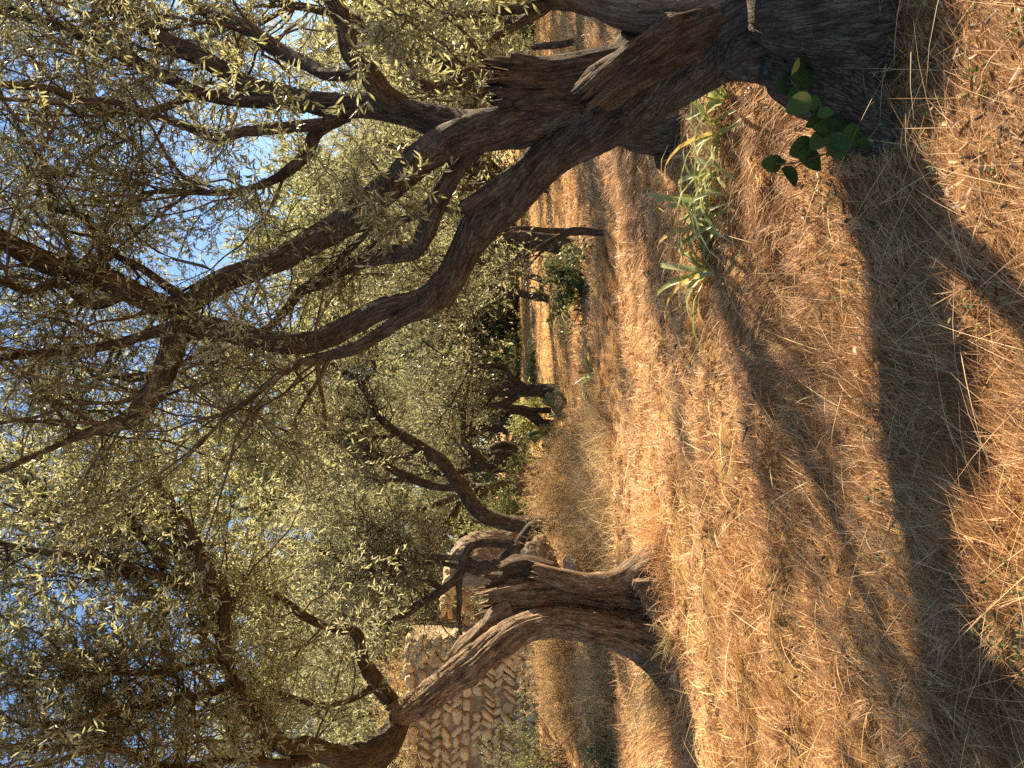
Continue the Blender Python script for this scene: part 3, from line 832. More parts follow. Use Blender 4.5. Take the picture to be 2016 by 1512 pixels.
# behind the near trunk
mid_tree('olive tree just behind the nearest trunk, gnarled grey roots showing beneath it',
         [([(1365, 270, 130), (1335, 272, 100), (1290, 262, 84), (1240, 250, 80), (1180, 230, 76), (1110, 205, 70), (1040, 190, 60), (960, 160, 50)], 0.9),
          ([(960, 160, 40), (860, 120, 34), (760, 60, 26), (640, 20, 18), (500, -20, 10)], 0.3),
          ([(980, 170, 36), (880, 170, 26), (830, 160, 20), (810, 120, 18), (760, 80, 14), (700, 60, 9)], 0.3),
          ([(1350, 292, 60), (1325, 310, 50), (1290, 316, 24)], 1.0),
          ([(1330, 250, 60), (1345, 235, 40), (1360, 225, 26)], 1.0)], 6.6, 301, 60, bark=BARK, auto=(3, 1.3))
# thin tree with the post-like stem, and the dark hollow one behind it
mid_tree('thin forked olive stem standing in bright straw, in front of the dark hollow trunk',
         [([(1202, 458, 13), (1170, 457, 15), (1140, 456, 18), (1110, 458, 16)], 1.0),
          ([(1125, 457, 12), (1080, 454, 11), (1040, 449, 10), (1005, 452, 8), (960, 470, 6)], 0.5),
          ([(1120, 460, 11), (1080, 475, 8), (1040, 500, 6), (1010, 520, 5)], 0.5),
          ([(1110, 462, 8), (1075, 490, 6), (1040, 525, 4)], 0.5)], 10.8, 302, 20, (0.4, 0.9), 6, 8)
mid_tree('dark hollow olive trunk leaning right, with a leafy bush at its foot',
         [([(1142, 495, 44), (1115, 488, 40), (1080, 478, 36), (1040, 470, 30), (1000, 465, 24)], 0.9),
          ([(1060, 485, 20), (1020, 500, 14), (980, 510, 10), (930, 520, 7)], 0.3),
          ([(1030, 468, 20), (960, 450, 16), (900, 420, 12), (840, 400, 8)], 0.3),
          ([(1010, 470, 18), (940, 490, 14), (860, 520, 10), (780, 540, 6)], 0.3)], 14.5, 303, 150, (0.7, 1.6), 10, 13, auto=(8, 2.4))
mid_tree('slim olive tree with curved trunk, first of the pair left of the bush',
         [([(1072, 552, 14), (1045, 545, 12), (1020, 540, 11), (985, 530, 9), (950, 520, 7)], 0.8), ([(1000, 535, 8), (940, 545, 6), (880, 555, 5)], 0.3)], 24, 304, 110, (0.8, 1.9), 10, 13, (0.07, 0.11), auto=(8, 2.8))
mid_tree('slim olive tree with straight reddish trunk, second of the pair left of the bush',
         [([(1072, 588, 17), (1040, 583, 15), (1010, 575, 13), (975, 568, 10), (930, 560, 8)], 0.8), ([(1010, 577, 9), (970, 600, 7), (930, 630, 5)], 0.3)], 23, 305, 110, (0.8, 1.9), 10, 13, (0.07, 0.11), auto=(8, 2.8))
# small tree in the open field
mid_tree('small olive tree in mid field with short split trunk and one bare crooked arm',
         [([(1078, 772, 34), (1060, 770, 29), (1035, 768, 28), (1018, 768, 28)], 1.0),
          ([(1030, 760, 14), (1010, 745, 14), (995, 725, 13), (978, 719, 13), (950, 722, 10), (930, 712, 7)], 0.7),
          ([(1022, 765, 16), (1000, 758, 12), (985, 765, 10), (960, 790, 8), (920, 810, 6)], 0.4),
          ([(1020, 778, 16), (1000, 790, 14), (970, 800, 12), (930, 810, 9), (880, 800, 7)], 0.3),
          ([(1015, 770, 16), (985, 778, 12), (940, 770, 9), (880, 760, 6)], 0.3)], 22, 306, 110, (0.7, 1.7), 16, 6, (0.06, 0.10), auto=(6, 2.2))
mid_tree('bare dead olive trunk leaning beside the prickly pear',
         [([(1068, 836, 20), (1050, 822, 18), (1030, 812, 15), (1005, 808, 12), (985, 808, 8)], 1.0),
          ([(1085, 808, 13), (1062, 808, 10), (1030, 804, 9), (1000, 802, 8), (970, 800, 5)], 1.0)], 21, 307, 0, bark=DEADWOOD)
# twisted grey trunk among rocks
mid_tree('twisted grey olive trunk rising between a reddish rock and prickly pear',
         [([(1050, 930, 40), (1025, 905, 30), (1000, 893, 26), (980, 903, 24), (960, 915, 22), (935, 920, 18)], 0.9),
          ([(1090, 926, 34), (1050, 916, 26), (1015, 885, 20), (990, 875, 17), (965, 882, 12)], 1.0),
          ([(960, 915, 18), (939, 897, 17), (912, 864, 14), (913, 804, 10), (919, 764, 8), (930, 720, 5)], 0.3),
          ([(945, 918, 16), (900, 925, 12), (850, 905, 9), (790, 900, 7), (720, 890, 5)], 0.3)], 17, 308, 130, (0.6, 1.4), 16, 6, (0.05, 0.08), auto=(6, 2.4), bark=BARK)
# leaning tree on the bank behind the hollow tree
mid_tree('slender olive tree bending right from the bank, between boulder and twisted trunk',
         [([(1060, 1028, 42), (1030, 1030, 36), (995, 1032, 35), (965, 1020, 34), (935, 995, 32), (905, 958, 28), (880, 925, 25), (855, 897, 23), (800, 860, 20), (752, 824, 17), (715, 757, 13), (672, 724, 9), (620, 700, 6)], 0.55),
          ([(905, 960, 18), (860, 955, 18), (805, 941, 17), (760, 912, 15), (722, 880, 13), (672, 850, 10), (610, 835, 6)], 0.4),
          ([(810, 945, 10), (770, 948, 9), (740, 946, 7)], 0.9),
          ([(830, 880, 12), (790, 900, 9), (740, 905, 8), (690, 912, 5)], 0.3),
          ([(752, 824, 11), (700, 815, 9), (640, 830, 6), (590, 820, 4)], 0.3),
          ([(790, 850, 9), (740, 860, 7), (680, 800, 5)], 0.3),
          ([(715, 757, 9), (740, 720, 7), (700, 690, 5), (650, 690, 4)], 0.3)], 13.8, 309, 170, (0.5, 1.3), 17, 6, (0.045, 0.07), r1=0.011)
mid_tree('crooked multi stemmed olive tree in front of the pale boulder and ruin',
         [([(1060, 1040, 34), (1035, 1052, 28), (1008, 1085, 26), (985, 1105, 26), (955, 1118, 30), (940, 1125, 26)], 1.0),
          ([(1010, 1070, 18), (985, 1072, 17), (945, 1073, 17), (922, 1082, 16), (910, 1105, 16), (903, 1130, 16), (870, 1160, 18), (835, 1185, 17), (800, 1210, 14), (760, 1225, 12), (700, 1215, 9), (640, 1200, 6)], 0.5),
          ([(945, 1122, 22), (915, 1098, 14), (880, 1094, 11), (830, 1090, 10), (795, 1080, 9), (760, 1050, 7), (700, 1020, 5)], 0.4),
          ([(945, 1125, 20), (915, 1120, 12), (870, 1110, 10), (820, 1108, 8), (740, 1100, 5)], 0.4),
          ([(905, 1130, 12), (905, 1180, 12), (903, 1215, 10), (908, 1250, 6)], 0.5),
          ([(870, 1160, 10), (800, 1130, 8), (700, 1120, 6), (620, 1080, 4)], 0.3)], 12.2, 310, 170, (0.5, 1.3), 17, 7, (0.045, 0.07), r1=0.011)
# slim trees at the right, seen past the near tree
mid_tree('slim olive tree with thin straight trunk, seen in sun past the nearest trunk',
         [([(1142, 82, 24), (1120, 84, 15), (1080, 88, 14), (1020, 90, 14), (960, 92, 13), (900, 88, 10)], 0.9),
          ([(1145, 95, 12), (1155, 105, 9), (1165, 108, 6)], 1.0),
          ([(930, 90, 10), (860, 120, 8), (780, 140, 6)], 0.3)], 14.8, 311, 130, (0.7, 1.7), 10, 13, (0.05, 0.08), auto=(7, 2.4))
mid_tree('thick olive trunk at the far right behind a sunlit bush',
         [([(1040, 36, 26), (1010, 34, 24), (970, 38, 22), (930, 44, 18)], 0.9), ([(930, 44, 14), (860, 20, 10), (790, -10, 7)], 0.2), ([(930, 44, 14), (870, 70, 10), (800, 90, 7)], 0.2)], 35, 312, 150, (0.8, 2.4), 10, 13, (0.09, 0.14), auto=(8, 4.0))
mid_tree('olive trunk in shade between the slim sunlit tree and the nearest stub',
         [([(1046, 108, 30), (1010, 110, 24), (960, 112, 20), (920, 118, 16)], 0.9), ([(920, 118, 12), (850, 150, 9), (780, 170, 6)], 0.2)], 34, 313, 150, (0.8, 2.4), 10, 13, (0.09, 0.14), auto=(8, 4.0))

# --- procedural trees of the grove, behind and beside
def proto(seed, H, Rc, n1, leafL, nlf, fine=False, n2=10, leafmat=None, limb_up=0.10):
    rr_ = rng(seed)
    tmb, bmb, lmb = MB(), MB(), MB()
    hT = H * rr_.uniform(0.2, 0.28)
    z = np.linspace(0, 1, 6)
    tp = np.stack([0.25 * vnoise(np.stack([z * 2 + seed, z * 0, z * 0], -1)), 0.25 * vnoise(np.stack([z * 2 + seed, z * 0 + 5, z * 0], -1)), -0.1 + z * (hT + 0.1)], -1)
    pp, rd = bark_tube(tmb, tp, np.linspace(0.24, 0.17, 6) * H / 5.5, seed=seed, seg=16, rough=0.16, lobes=0.12, flare=0.5)
    nb = 6
    az = np.arange(nb) * 2 * np.pi / nb + rr_.uniform(0, 0.9, nb)
    d = np.stack([np.cos(az), np.sin(az), rr_.uniform(0.6, 1.6, nb)], -1)
    w_ = walk(np.repeat(pp[-2][None], nb, 0), d, rr_.uniform(0.75, 1.1, nb) * np.hypot(Rc, H - hT) * 0.85, 12, rr_, 0.17, limb_up)
    lr = np.linspace(0.095, 0.012, 12) * H / 5.5
    thin_tubes(tmb, w_, lr[None].repeat(nb, 0), 9)
    lim = [(w_[k], lr, 0.25) for k in range(nb)]
    grow(lim, bmb, lmb, rr_, n1=n1, L1=(Rc * 0.3, Rc * 0.75), n2=n2, L2=(0.2, 0.6), nl=nlf, leafL=leafL, leafW=0.25, fine=fine, r1=0.011, r2=0.0026)
    return tmb, bmb, lmb
def proto_tree(args, leafmat, tag_):
    t_, b_, l_ = proto(**args)
    return t_.data('trunk', BARK), b_.data('branches', TWIG), l_.data('crown', leafmat)
PR = [proto_tree(dict(seed=401 + k, H=5.4 + 0.5 * k, Rc=2.5 + 0.15 * k, n1=190, leafL=(0.065, 0.105), nlf=16), OLIVE_FAR, 0) for k in range(4)]
PG = [proto_tree(dict(seed=431 + k, H=10.5, Rc=3.4, n1=230, leafL=(0.15, 0.26), nlf=13, limb_up=0.22), PINE, 0) for k in range(2)]
def place(pr, X, Y, rot, sc, label, group=None, name='olive_tree', cat='olive tree'):
    rt = empty(name, (X, Y, float(g(X, Y))))
    rt.rotation_euler = (0, 0, rot); rt.scale = (sc, sc, sc)
    tag(rt, label, cat, group)
    for nm, me in zip(('trunk', 'branches', 'crown'), pr):
        o = bpy.data.objects.new(nm, me); COL.objects.link(o); o.parent = rt
    return rt
r = rng(55)
BG = 'background row of similar olive trees closing the far side of the field'
row = [(-7.6, 18.6), (-10.5, 18.2), (-13.5, 20), (-9.5, 21), (-6.2, 22.5), (-3.2, 24.5), (-16, 27), (-11, 29), (-7, 31), (-2.0, 35), (-14, 38), (-5, 40), (0.5, 60), (4, 58), (8, 62), (12, 60), (-3, 55), (6.8, 40), (10.5, 43), (14.5, 41), (19, 41), (13, 49), (3.5, 50), (16, 31), (12.5, 33), (9.5, 25.5), (5.6, 22.5)]
for k, (X, Y) in enumerate(row):
    place(PR[k % 4], X, Y, r.uniform(0, 6.28), r.uniform(0.95, 1.25), 'grey green olive tree in the crowded row closing the far side of the field', BG)
GT = 'tall bright green trees rising above the olive grove'
for k, (X, Y, s_) in enumerate([(6.5, 37, 1.25), (10.0, 45, 1.3), (-2.8, 31, 1.25), (-6.0, 33, 1.3), (1.5, 63, 1.7), (5.5, 60, 1.8), (9.5, 64, 1.7), (-2.5, 58, 1.6), (13, 60, 1.7), (-11, 36, 1.25)]):
    place(PG[k % 2], X, Y, r.uniform(0, 6.28), s_, 'tall brighter green tree rising above the grey olive crowns behind', GT, 'tall_tree', 'tree')
# trees beyond the right edge, which throw their shade over the field
OFF = 'olive trees beyond the right edge shading the field'
for k, (X, Y, s_) in enumerate([(8.4, 15.0, 0.95), (10.8, 19.2, 1.0), (13.0, 23.5, 1.0), (16.5, 26, 1.0), (19, 31, 1.0)]):
    place(PR[(k + 1) % 4], X, Y, r.uniform(0, 6.28), s_, 'olive tree beyond the right edge whose shade falls across the straw', OFF)
place(PR[0], 4.35, 9.0, 2.0, 0.68, 'young olive tree added at the right edge for its shade, behind the paler stem')  # added so that its narrow crown shades a band of the straw
# the far wood as one mass
mb = MB()
for k in range(90):
    a = math.radians(r.uniform(-42, 42)); d_ = r.uniform(46, 75)
    c = np.array([math.sin(a) * d_, math.cos(a) * d_, 0]); c[2] = g(c[0], c[1])
    n = 2600
    H = r.uniform(4.5, 8.5)
    q = nrm(r.normal(size=(n, 3))) * r.uniform(0.25, 1, (n, 1)) ** 0.4 * np.array([2.9, 2.9, H / 2])
    q += 0.9 * np.stack([vnoise(q * 0.8 + 10 * k), vnoise(q * 0.8 + 40 + k), vnoise(q * 0.8 + 80 + k)], -1)
    p_ = q + c + np.array([0, 0, H / 2 + 0.3])
    LF = r.uniform(0.2, 0.42, n)
    leaves(mb, p_, nrm(r.normal(size=(n, 3))), LF, LF * 0.4, r, False)
tag(mb.build('far_wood', OLIVE_FAR), 'far wood of olive trees closing the horizon as one mass', 'wood', kind='stuff')

# ------------------------------------------------------------------ ruined wall with herringbone courses
def stone(mb, c, hx, hy, hz, rot, r, jit=0.22):
    """one rough rounded stone: half sizes hx (along wall), hy (depth), hz; rot is its tilt in the wall face"""
    u = np.array([-1, -0.55, 0.55, 1.0])
    pts = []
    fc = []
    gx = np.linspace(-1, 1, 4)
    V = np.array([(a, b, e) for a in gx for b in gx for e in gx])
    keep = np.max(np.abs(V), 1) > 0.99
    idx = -np.ones(64, int); idx[keep] = np.arange(keep.sum())
    W_ = V[keep]
    l4 = (np.abs(W_) ** 4).sum(1, keepdims=True) ** 0.25
    W_ = W_ / np.maximum(l4, 1)
    W_ = W_ * (1 + jit * fbm(W_ * 1.2 + r.uniform(0, 90, 3), 2)[:, None])
    W_ = W_ * np.array([hx, hy, hz])
    ca, sa = math.cos(rot), math.sin(rot)
    W_ = np.stack([W_[:, 0] * ca - W_[:, 2] * sa, W_[:, 1], W_[:, 0] * sa + W_[:, 2] * ca], -1) + c
    I = lambda a, b, e: idx[a * 16 + b * 4 + e]
    for a in range(3):
        for b in range(3):
            fc += [(I(0, a, b), I(0, a, b + 1), I(0, a + 1, b + 1), I(0, a + 1, b)), (I(3, a, b), I(3, a + 1, b), I(3, a + 1, b + 1), I(3, a, b + 1)),
                   (I(a, 0, b), I(a + 1, 0, b), I(a + 1, 0, b + 1), I(a, 0, b + 1)), (I(a, 3, b), I(a, 3, b + 1), I(a + 1, 3, b + 1), I(a + 1, 3, b)),
                   (I(a, b, 0), I(a, b + 1, 0), I(a + 1, b + 1, 0), I(a + 1, b, 0)), (I(a, b, 3), I(a + 1, b, 3), I(a + 1, b + 1, 3), I(a, b + 1, 3))]
    mb.add(W_, fc, None, None, r.uniform())

def rough_block(mb, lo, hi, seed, amp=0.06, n=26):
    """a masonry core with uneven faces"""
    lo = np.array(lo); hi = np.array(hi)
    t = np.linspace(0, 1, n)
    A, B = np.meshgrid(t, t, indexing='ij')
    for ax in range(3):
        for sd_ in (0, 1):
            U = np.zeros((n, n, 3)); U[..., ax] = sd_; U[..., (ax + 1) % 3] = A; U[..., (ax + 2) % 3] = B
            p = lo + U * (hi - lo)
            p = p + amp * np.stack([fbm(p * 2.1 + seed, 3), fbm(p * 2.1 + seed + 20, 3), fbm(p * 2.1 + seed + 40, 3)], -1)
            i = np.arange(n - 1)[:, None] * n; j = np.arange(n - 1)[None]
            q = np.stack([i + j, i + j + 1, i + n + j + 1, i + n + j], -1).reshape(-1, 4)
            if sd_ == 0: q = q[:, ::-1]
            mb.add(p.reshape(-1, 3), q)

r = rng(77)
WY = 15.6
xR = (756 - 1258) / F * WY
top = 1.55 + (975 - 800) / F * WY
wall = empty('stone_wall', ((xR - 9.5) / 2, WY + 0.4, float(g(-7, WY))))
tag(wall, 'ruined honey coloured stone wall with herringbone courses behind the hollow olive', 'wall')
mb = MB()
rough_block(mb, (-13, WY - 0.005, -0.3), (xR, WY + 0.9, top - 0.06), 4, 0.03, 60)
mb.build('core', MORTAR, wall)
mb = MB()
z = 0.45
row_i = 0
hts = [0.20, 0.22, 0.19, 0.24, 0.21, 0.23, 0.26, 0.2, 0.2, 0.22, 0.2, 0.21, 0.19]
while z < top - 0.1:
    h = hts[row_i % len(hts)] * r.uniform(0.85, 1.15)
    kind = 'flat' if row_i in (7, 12) else 'herring'
    x = -12.5 + r.uniform(0, 0.1)
    while x < xR - 0.1:
        if r.uniform() < 0.05:
            x += r.uniform(0.08, 0.3)
        elif kind == 'flat' or r.uniform() < 0.14:
            w_ = r.uniform(0.16, 0.36)
            stone(mb, np.array([x + w_ / 2, WY + r.normal(0, 0.02), z + h / 2 + 0.06 * math.sin(x * 0.9 + row_i * 0.5)]), w_ / 2 * 0.94, 0.09, h / 2 * r.uniform(0.6, 0.95), r.normal(0, 0.1), r, 0.32)
            x += w_ + 0.015
        else:
            tilt = (0.85 if row_i % 2 else -0.85) + r.normal(0, 0.14)
            th = r.uniform(0.06, 0.13)
            stone(mb, np.array([x + th * 0.65, WY + r.normal(0, 0.02), z + h / 2 + 0.06 * math.sin(x * 0.9 + row_i * 0.5) + r.normal(0, 0.012)]), h * r.uniform(0.52, 0.68), r.uniform(0.07, 0.1), th / 2, tilt, r, 0.3)
            x += th * r.uniform(1.3, 1.75)
    z += h
    row_i += 1
# irregular stones at the right end, down to the bank, and a few along the top
for k in range(70):
    stone(mb, np.array([xR - abs(r.normal(0, 0.28)), WY + r.normal(0, 0.03), r.uniform(0.5, top - 0.1)]), r.uniform(0.06, 0.15), 0.09, r.uniform(0.05, 0.1), r.normal(0, 0.3), r)
for k in range(40):
    stone(mb, np.array([r.uniform(-12, xR), WY + r.uniform(0.05, 0.7), top - 0.03]), r.uniform(0.08, 0.2), 0.12, r.uniform(0.05, 0.1), r.normal(0, 0.2), r)
mb.build('stone_facing', STONE, wall)

WY2 = 16.6
x0, x1 = (756 - 1285) / F * WY2, (756 - 1128) / F * WY2
top2 = 1.55 + (975 - 872) / F * WY2
pier = empty('ruined_pier', ((x0 + x1) / 2, WY2 + 0.6, float(g(x1, WY2))))
tag(pier, 'rough ruined stone pier standing between the herringbone wall and the pale boulder', 'ruin')
mb = MB()
rough_block(mb, (x0, WY2 - 0.0, -0.2), (x1, WY2 + 1.2, top2), 9, 0.10, 36)
mb.build('core', MORTAR, pier)
mb = MB()
for k in range(190):
    stone(mb, np.array([r.uniform(x0, x1), WY2 + r.normal(0.03, 0.04), r.uniform(0.5, top2)]), r.uniform(0.05, 0.18), 0.10, r.uniform(0.04, 0.12), r.normal(0, 0.4), r)
mb.build('stone_facing', STONE, pier)

# ------------------------------------------------------------------ rocks
def rock(name, label, c, size, seed, material, amp=0.2, sub=6, cat='rock', yaw=0.0, group=None):
    import bmesh
    bm_ = bmesh.new()
    bmesh.ops.create_icosphere(bm_, subdivisions=sub, radius=1)
    v = np.array([x.co[:] for x in bm_.verts]); f = np.array([[x.index for x in q.verts] for q in bm_.faces])
    bm_.free()
    l = (np.abs(v) ** 3).sum(1, keepdims=True) ** (1 / 3)
    v = v / l
    rr_ = rng(seed)
    for k in range(10):
        pn = nrm(rr_.normal(size=3)); of = rr_.uniform(0.55, 0.85)
        v = v - np.maximum(v @ pn - of, 0)[:, None] * pn * 0.85
    v = v * (1 + amp * fbm(v * 1.3 + seed, 4)[:, None] + amp * 0.35 * -np.abs(fbm(v * 3.5 + seed, 3))[:, None] - amp * 0.22 * np.maximum(vnoise(v * 9 + seed), 0)[:, None]) * np.array(size)
    ca, sa = math.cos(yaw), math.sin(yaw)
    v = np.stack([v[:, 0] * ca - v[:, 1] * sa, v[:, 0] * sa + v[:, 1] * ca, v[:, 2]], -1) + np.array(c)
    m_ = MB(); m_.add(v, None, f, None, 0.5)
    return tag(m_.build(name, material), label, cat, group)
rock('boulder', 'large pale pitted boulder lit by the sun beside the ruined pier', P(960, 1085, 15.0), (0.55, 0.6, 0.78), 3, PALEROCK, yaw=0.4)
rock('boulder', 'low pale boulder half buried in dry grass behind hollow trunk', P(1068, 1118, 11.6), (0.42, 0.45, 0.36), 8, PALEROCK)
rock('rock', 'reddish rock wedged against the twisted grey trunk', P(1034, 945, 15.6), (0.30, 0.30, 0.22), 13, REDROCK)
rock('rock', 'small pale rock in straw below the dark undercut of the bank', P(1130, 1128, 10.4), (0.2, 0.25, 0.14), 21, PALEROCK)

# ------------------------------------------------------------------ shrubs and tufts
def shrub(name, label, c, rad, h, n, material, seed, leafL=(0.04, 0.08), lw=0.35, cat='shrub', stems=40, stem_mat=None, part='foliage', fine=False, up=0.0, group=None):
    rr_ = rng(seed)
    rt = empty(name, c); tag(rt, label, cat, group)
    d = nrm(rr_.normal(size=(stems, 3)) * np.array([rad, rad, h * 0.5]) + np.array([0, 0, h * 0.9]))
    st = np.array(c) + rr_.normal(size=(stems, 3)) * np.array([rad * 0.3, rad * 0.3, 0]); st[:, 2] = np.maximum(g(st[:, 0], st[:, 1]) - 0.02, c[2] - 0.02)
    w_ = walk(st, d, rr_.uniform(0.6, 1.1, stems) * math.hypot(rad, h) * 0.9, 8, rr_, 0.2, 0.02)
    m_ = MB(); thin_tubes(m_, w_, np.linspace(0.008, 0.002, 8)[None].repeat(stems, 0), 4)
    k2 = stems * 8
    p, tg = along(w_, np.repeat(np.arange(stems), 8), rr_.uniform(0.25, 1, k2))
    tw = walk(p, tg * 0.7 + 0.7 * nrm(rr_.normal(size=(k2, 3))), rr_.uniform(0.1, 0.28, k2) * (rad + h), 4, rr_, 0.25)
    thin_tubes(m_, tw, np.full((k2, 4), 0.002), 3)
    m_.build('stems', stem_mat or TWIG, rt)
    p, tg = along(tw, rr_.integers(0, k2, n), rr_.uniform(0, 1, n))
    LF = rr_.uniform(leafL[0], leafL[1], n)
    l_ = MB(); leaves(l_, p, tg * 0.6 + nrm(rr_.normal(size=(n, 3))) + np.array([0, 0, up]), LF, LF * lw, rr_, fine)
    l_.build(part, material, rt)
    return rt
def gp(x, y):
    q = gat(x, y); return (float(q[0]), float(q[1]), float(q[2]))
def gd(y, D):
    X = (756 - y) / F * D
    return (X, D, float(g(X, D)))
# dry brush on the bank
DG = 'dry brush along the bank'
k = 0
for lab, y_, D_, ra, h_, n_ in [
        ('feathery tan dry shrub at right end of the brushy bank', 870, 11.8, 0.5, 0.55, 5200),
        ('tall tan dry shrub in the middle of the brushy bank under the slender tree', 930, 12.2, 0.55, 0.75, 6500),
        ('tall pale dry shrub left of the reddish rock on the bank', 985, 12.4, 0.5, 0.8, 6500),
        ('dense brown dry shrub beneath the crooked multi stemmed olive', 1050, 11.4, 0.55, 0.62, 6000),
        ('low dry shrub hanging over the dark undercut behind the hollow trunk', 1095, 10.6, 0.45, 0.42, 5000),
        ('brown dry shrub at foot of the herringbone wall, largest there', 1330, 12.4, 0.6, 0.5, 6500),
        ('pale dry shrub at wall foot, left of the largest brown one', 1400, 12.0, 0.45, 0.4, 4000),
        ('brown dry shrub seen under the arch of the hollow trunk', 1275, 12.0, 0.45, 0.5, 4000)]:
    shrub('dry_shrub', lab, gd(y_, D_), ra, h_, int(n_ * 1.2), DRYSHRUB, 500 + k, (0.03, 0.075), 0.085, 'dry shrub', 90, DRYSHRUB, group=DG)
    k += 1
shrub('shrub', 'feathery light green shrub at left edge before the stone wall', gd(1500, 12.6), 0.42, 1.45, 5200, PINE, 520, (0.025, 0.05), 0.3)
shrub('shrub', 'low green and yellow shrub under the feathery one at left edge', gd(1480, 10.5), 0.4, 0.32, 1800, PINE, 521, (0.03, 0.06), 0.3)
shrub('shrub', 'dark leafy bush at the foot of the dark hollow trunk', gp(1145, 545), 0.55, 0.62, 3600, BUSH, 522, (0.05, 0.09), 0.55)
shrub('shrub', 'yellow green shrub above the bank left of the twisted trunk', gd(985, 16.5), 0.8, 1.3, 6500, PINE, 523, (0.05, 0.09), 0.35)
shrub('shrub', 'yellow green shrub behind pale boulder on the bank', gd(1060, 17.0), 0.8, 1.7, 6500, PINE, 524, (0.05, 0.09), 0.35)
shrub('shrub', 'sunlit bright green bush in front of the thick trunk at far right', gd(25, 33), 1.5, 1.6, 6500, PINE, 525, (0.08, 0.13), 0.5)
shrub('shrub', 'sunlit green bush between two trunks at far right', gd(85, 32), 1.0, 1.4, 4500, BUSH, 526, (0.08, 0.13), 0.5)
shrub('shrub', 'green bush peeping over the broken stub of the nearest tree', gd(170, 32), 1.4, 1.9, 5500, PINE, 527, (0.08, 0.13), 0.5)
shrub('shrub', 'very dark thicket in deep shade at the end of the field', gd(635, 50), 2.0, 2.6, 9000, BUSH, 528, (0.14, 0.24), 0.6, 'thicket')
shrub('shrub', 'yellowish low shrub at far field edge beyond the strap leaf row', gd(700, 46), 1.8, 1.2, 4000, PINE, 529, (0.1, 0.16), 0.4)
shrub('shrub', 'green yellow bush behind the bare leaning dead trunk', gd(815, 24), 0.8, 1.0, 4000, PINE, 530, (0.07, 0.12), 0.4)

shrub('dry_shrub', 'dry growth along the broken top of the herringbone wall', (-6.6, WY + 0.45, top - 0.1), 1.3, 0.55, 9000, DRYSHRUB, 531, (0.03, 0.07), 0.14, 'dry shrub', 90, DRYSHRUB)
shrub('shrub', 'green trailing shrub leaning over the wall top at left', (-8.6, WY + 0.4, top - 0.1), 1.1, 0.9, 7000, PINE, 532, (0.04, 0.08), 0.3)
# strap leaved plants
def strap_plant(label, c, n, L, W, seed, h=0.7, group='strap leaved plants'):
    rr_ = rng(seed)
    m_ = MB()
    K = 8
    az = rr_.uniform(0, 6.28, n); e0 = rr_.uniform(0.5, 1.4, n) * h / 0.7
    LL = L * rr_.uniform(0.6, 1.45, n)
    p = np.array(c) + np.stack([np.cos(az), np.sin(az), 0 * az], -1) * 0.02 + np.array([0, 0, -0.01])
    e = e0.copy(); V = []; RN = []
    base_r = rr_.uniform(0, 0.45, n); dry = rr_.uniform(size=n) < 0.16
    tw = rr_.normal(0, 0.5, n)
    for k in range(K):
        t = k / (K - 1)
        hx = np.stack([np.cos(az + tw * t), np.sin(az + tw * t), 0 * az], -1)
        side = np.stack([-hx[:, 1], hx[:, 0], 0 * az], -1)
        nn = -hx * np.sin(e)[:, None] + np.array([0, 0, 1.0]) * np.cos(e)[:, None]
        wk = (W * min(1, 0.55 + 2 * t) * (1 - t ** 3) + 0.002)
        V += [p - side * wk / 2 + nn * wk * 0.22, p, p + side * wk / 2 + nn * wk * 0.22]
        rnv = np.clip(base_r + 0.55 * smooth(0.72, 1.0, t), 0, 1); rnv = np.where(dry, 0.8 + 0.2 * t, rnv)
        RN += [rnv, rnv, rnv]
        p = p + (hx * np.cos(e)[:, None] + np.array([0, 0, 1.0]) * np.sin(e)[:, None]) * (LL / (K - 1))[:, None]
        p[:, 2] = np.maximum(p[:, 2], g(p[:, 0], p[:, 1]) + 0.012)
        e = e - rr_.uniform(0.15, 0.45, n)
    V = np.stack(V, 1); RN = np.stack(RN, 1)
    i = np.arange(n)[:, None] * 3 * K
    q = np.concatenate([i + np.array([[3 * k + a, 3 * k + a + 1, 3 * k + a + 4, 3 * k + a + 3]]) for k in range(K - 1) for a in (0, 1)])
    m_.add(V, q, None, None, RN)
    return tag(m_.build('strap_leaf_plant', STRAP), label, 'plant', group)
for k, (x_, y_, n_, L_, W_, lab) in enumerate([
        (1432, 195, 14, 0.62, 0.034, 'strap leaved plant with arching pale blades tucked under the nearest trunk'),
        (1425, 255, 12, 0.66, 0.034, 'strap leaved plant with one long drooping blade, second from nearest trunk'),
        (1420, 330, 16, 0.60, 0.036, 'strap leaved plant with brown withered blades, third from nearest trunk'),
        (1408, 395, 22, 0.58, 0.038, 'dense blue green strap leaved plant in the middle of the row'),
        (1408, 445, 18, 0.52, 0.038, 'blue green strap leaved plant with short flat blades left of densest one'),
        (1400, 535, 15, 0.56, 0.044, 'lone broad strap leaved plant at left end of the foreground row'),
        (1172, 735, 22, 0.7, 0.05, 'upright strap leaved clump alone in mid field straw'),
        (1172, 762, 8, 0.5, 0.045, 'small sparse strap leaved clump beside the lone mid field clump'),
        (1140, 590, 30, 0.75, 0.055, 'bright strap leaved clump left of the dark leafy bush'),
        (1128, 575, 18, 0.65, 0.05, 'strap leaved clump tucked behind the bright clump by the bush')]):
    strap_plant(lab, gp(x_, y_), n_, L_, W_, 600 + k)
for k in range(7):
    strap_plant('small bright strap leaved clump in the far row near the crooked armed tree', gp(1056, 700 + 8 * k), 20, 0.8, 0.075, 640 + k, group='far row of strap leaved clumps')

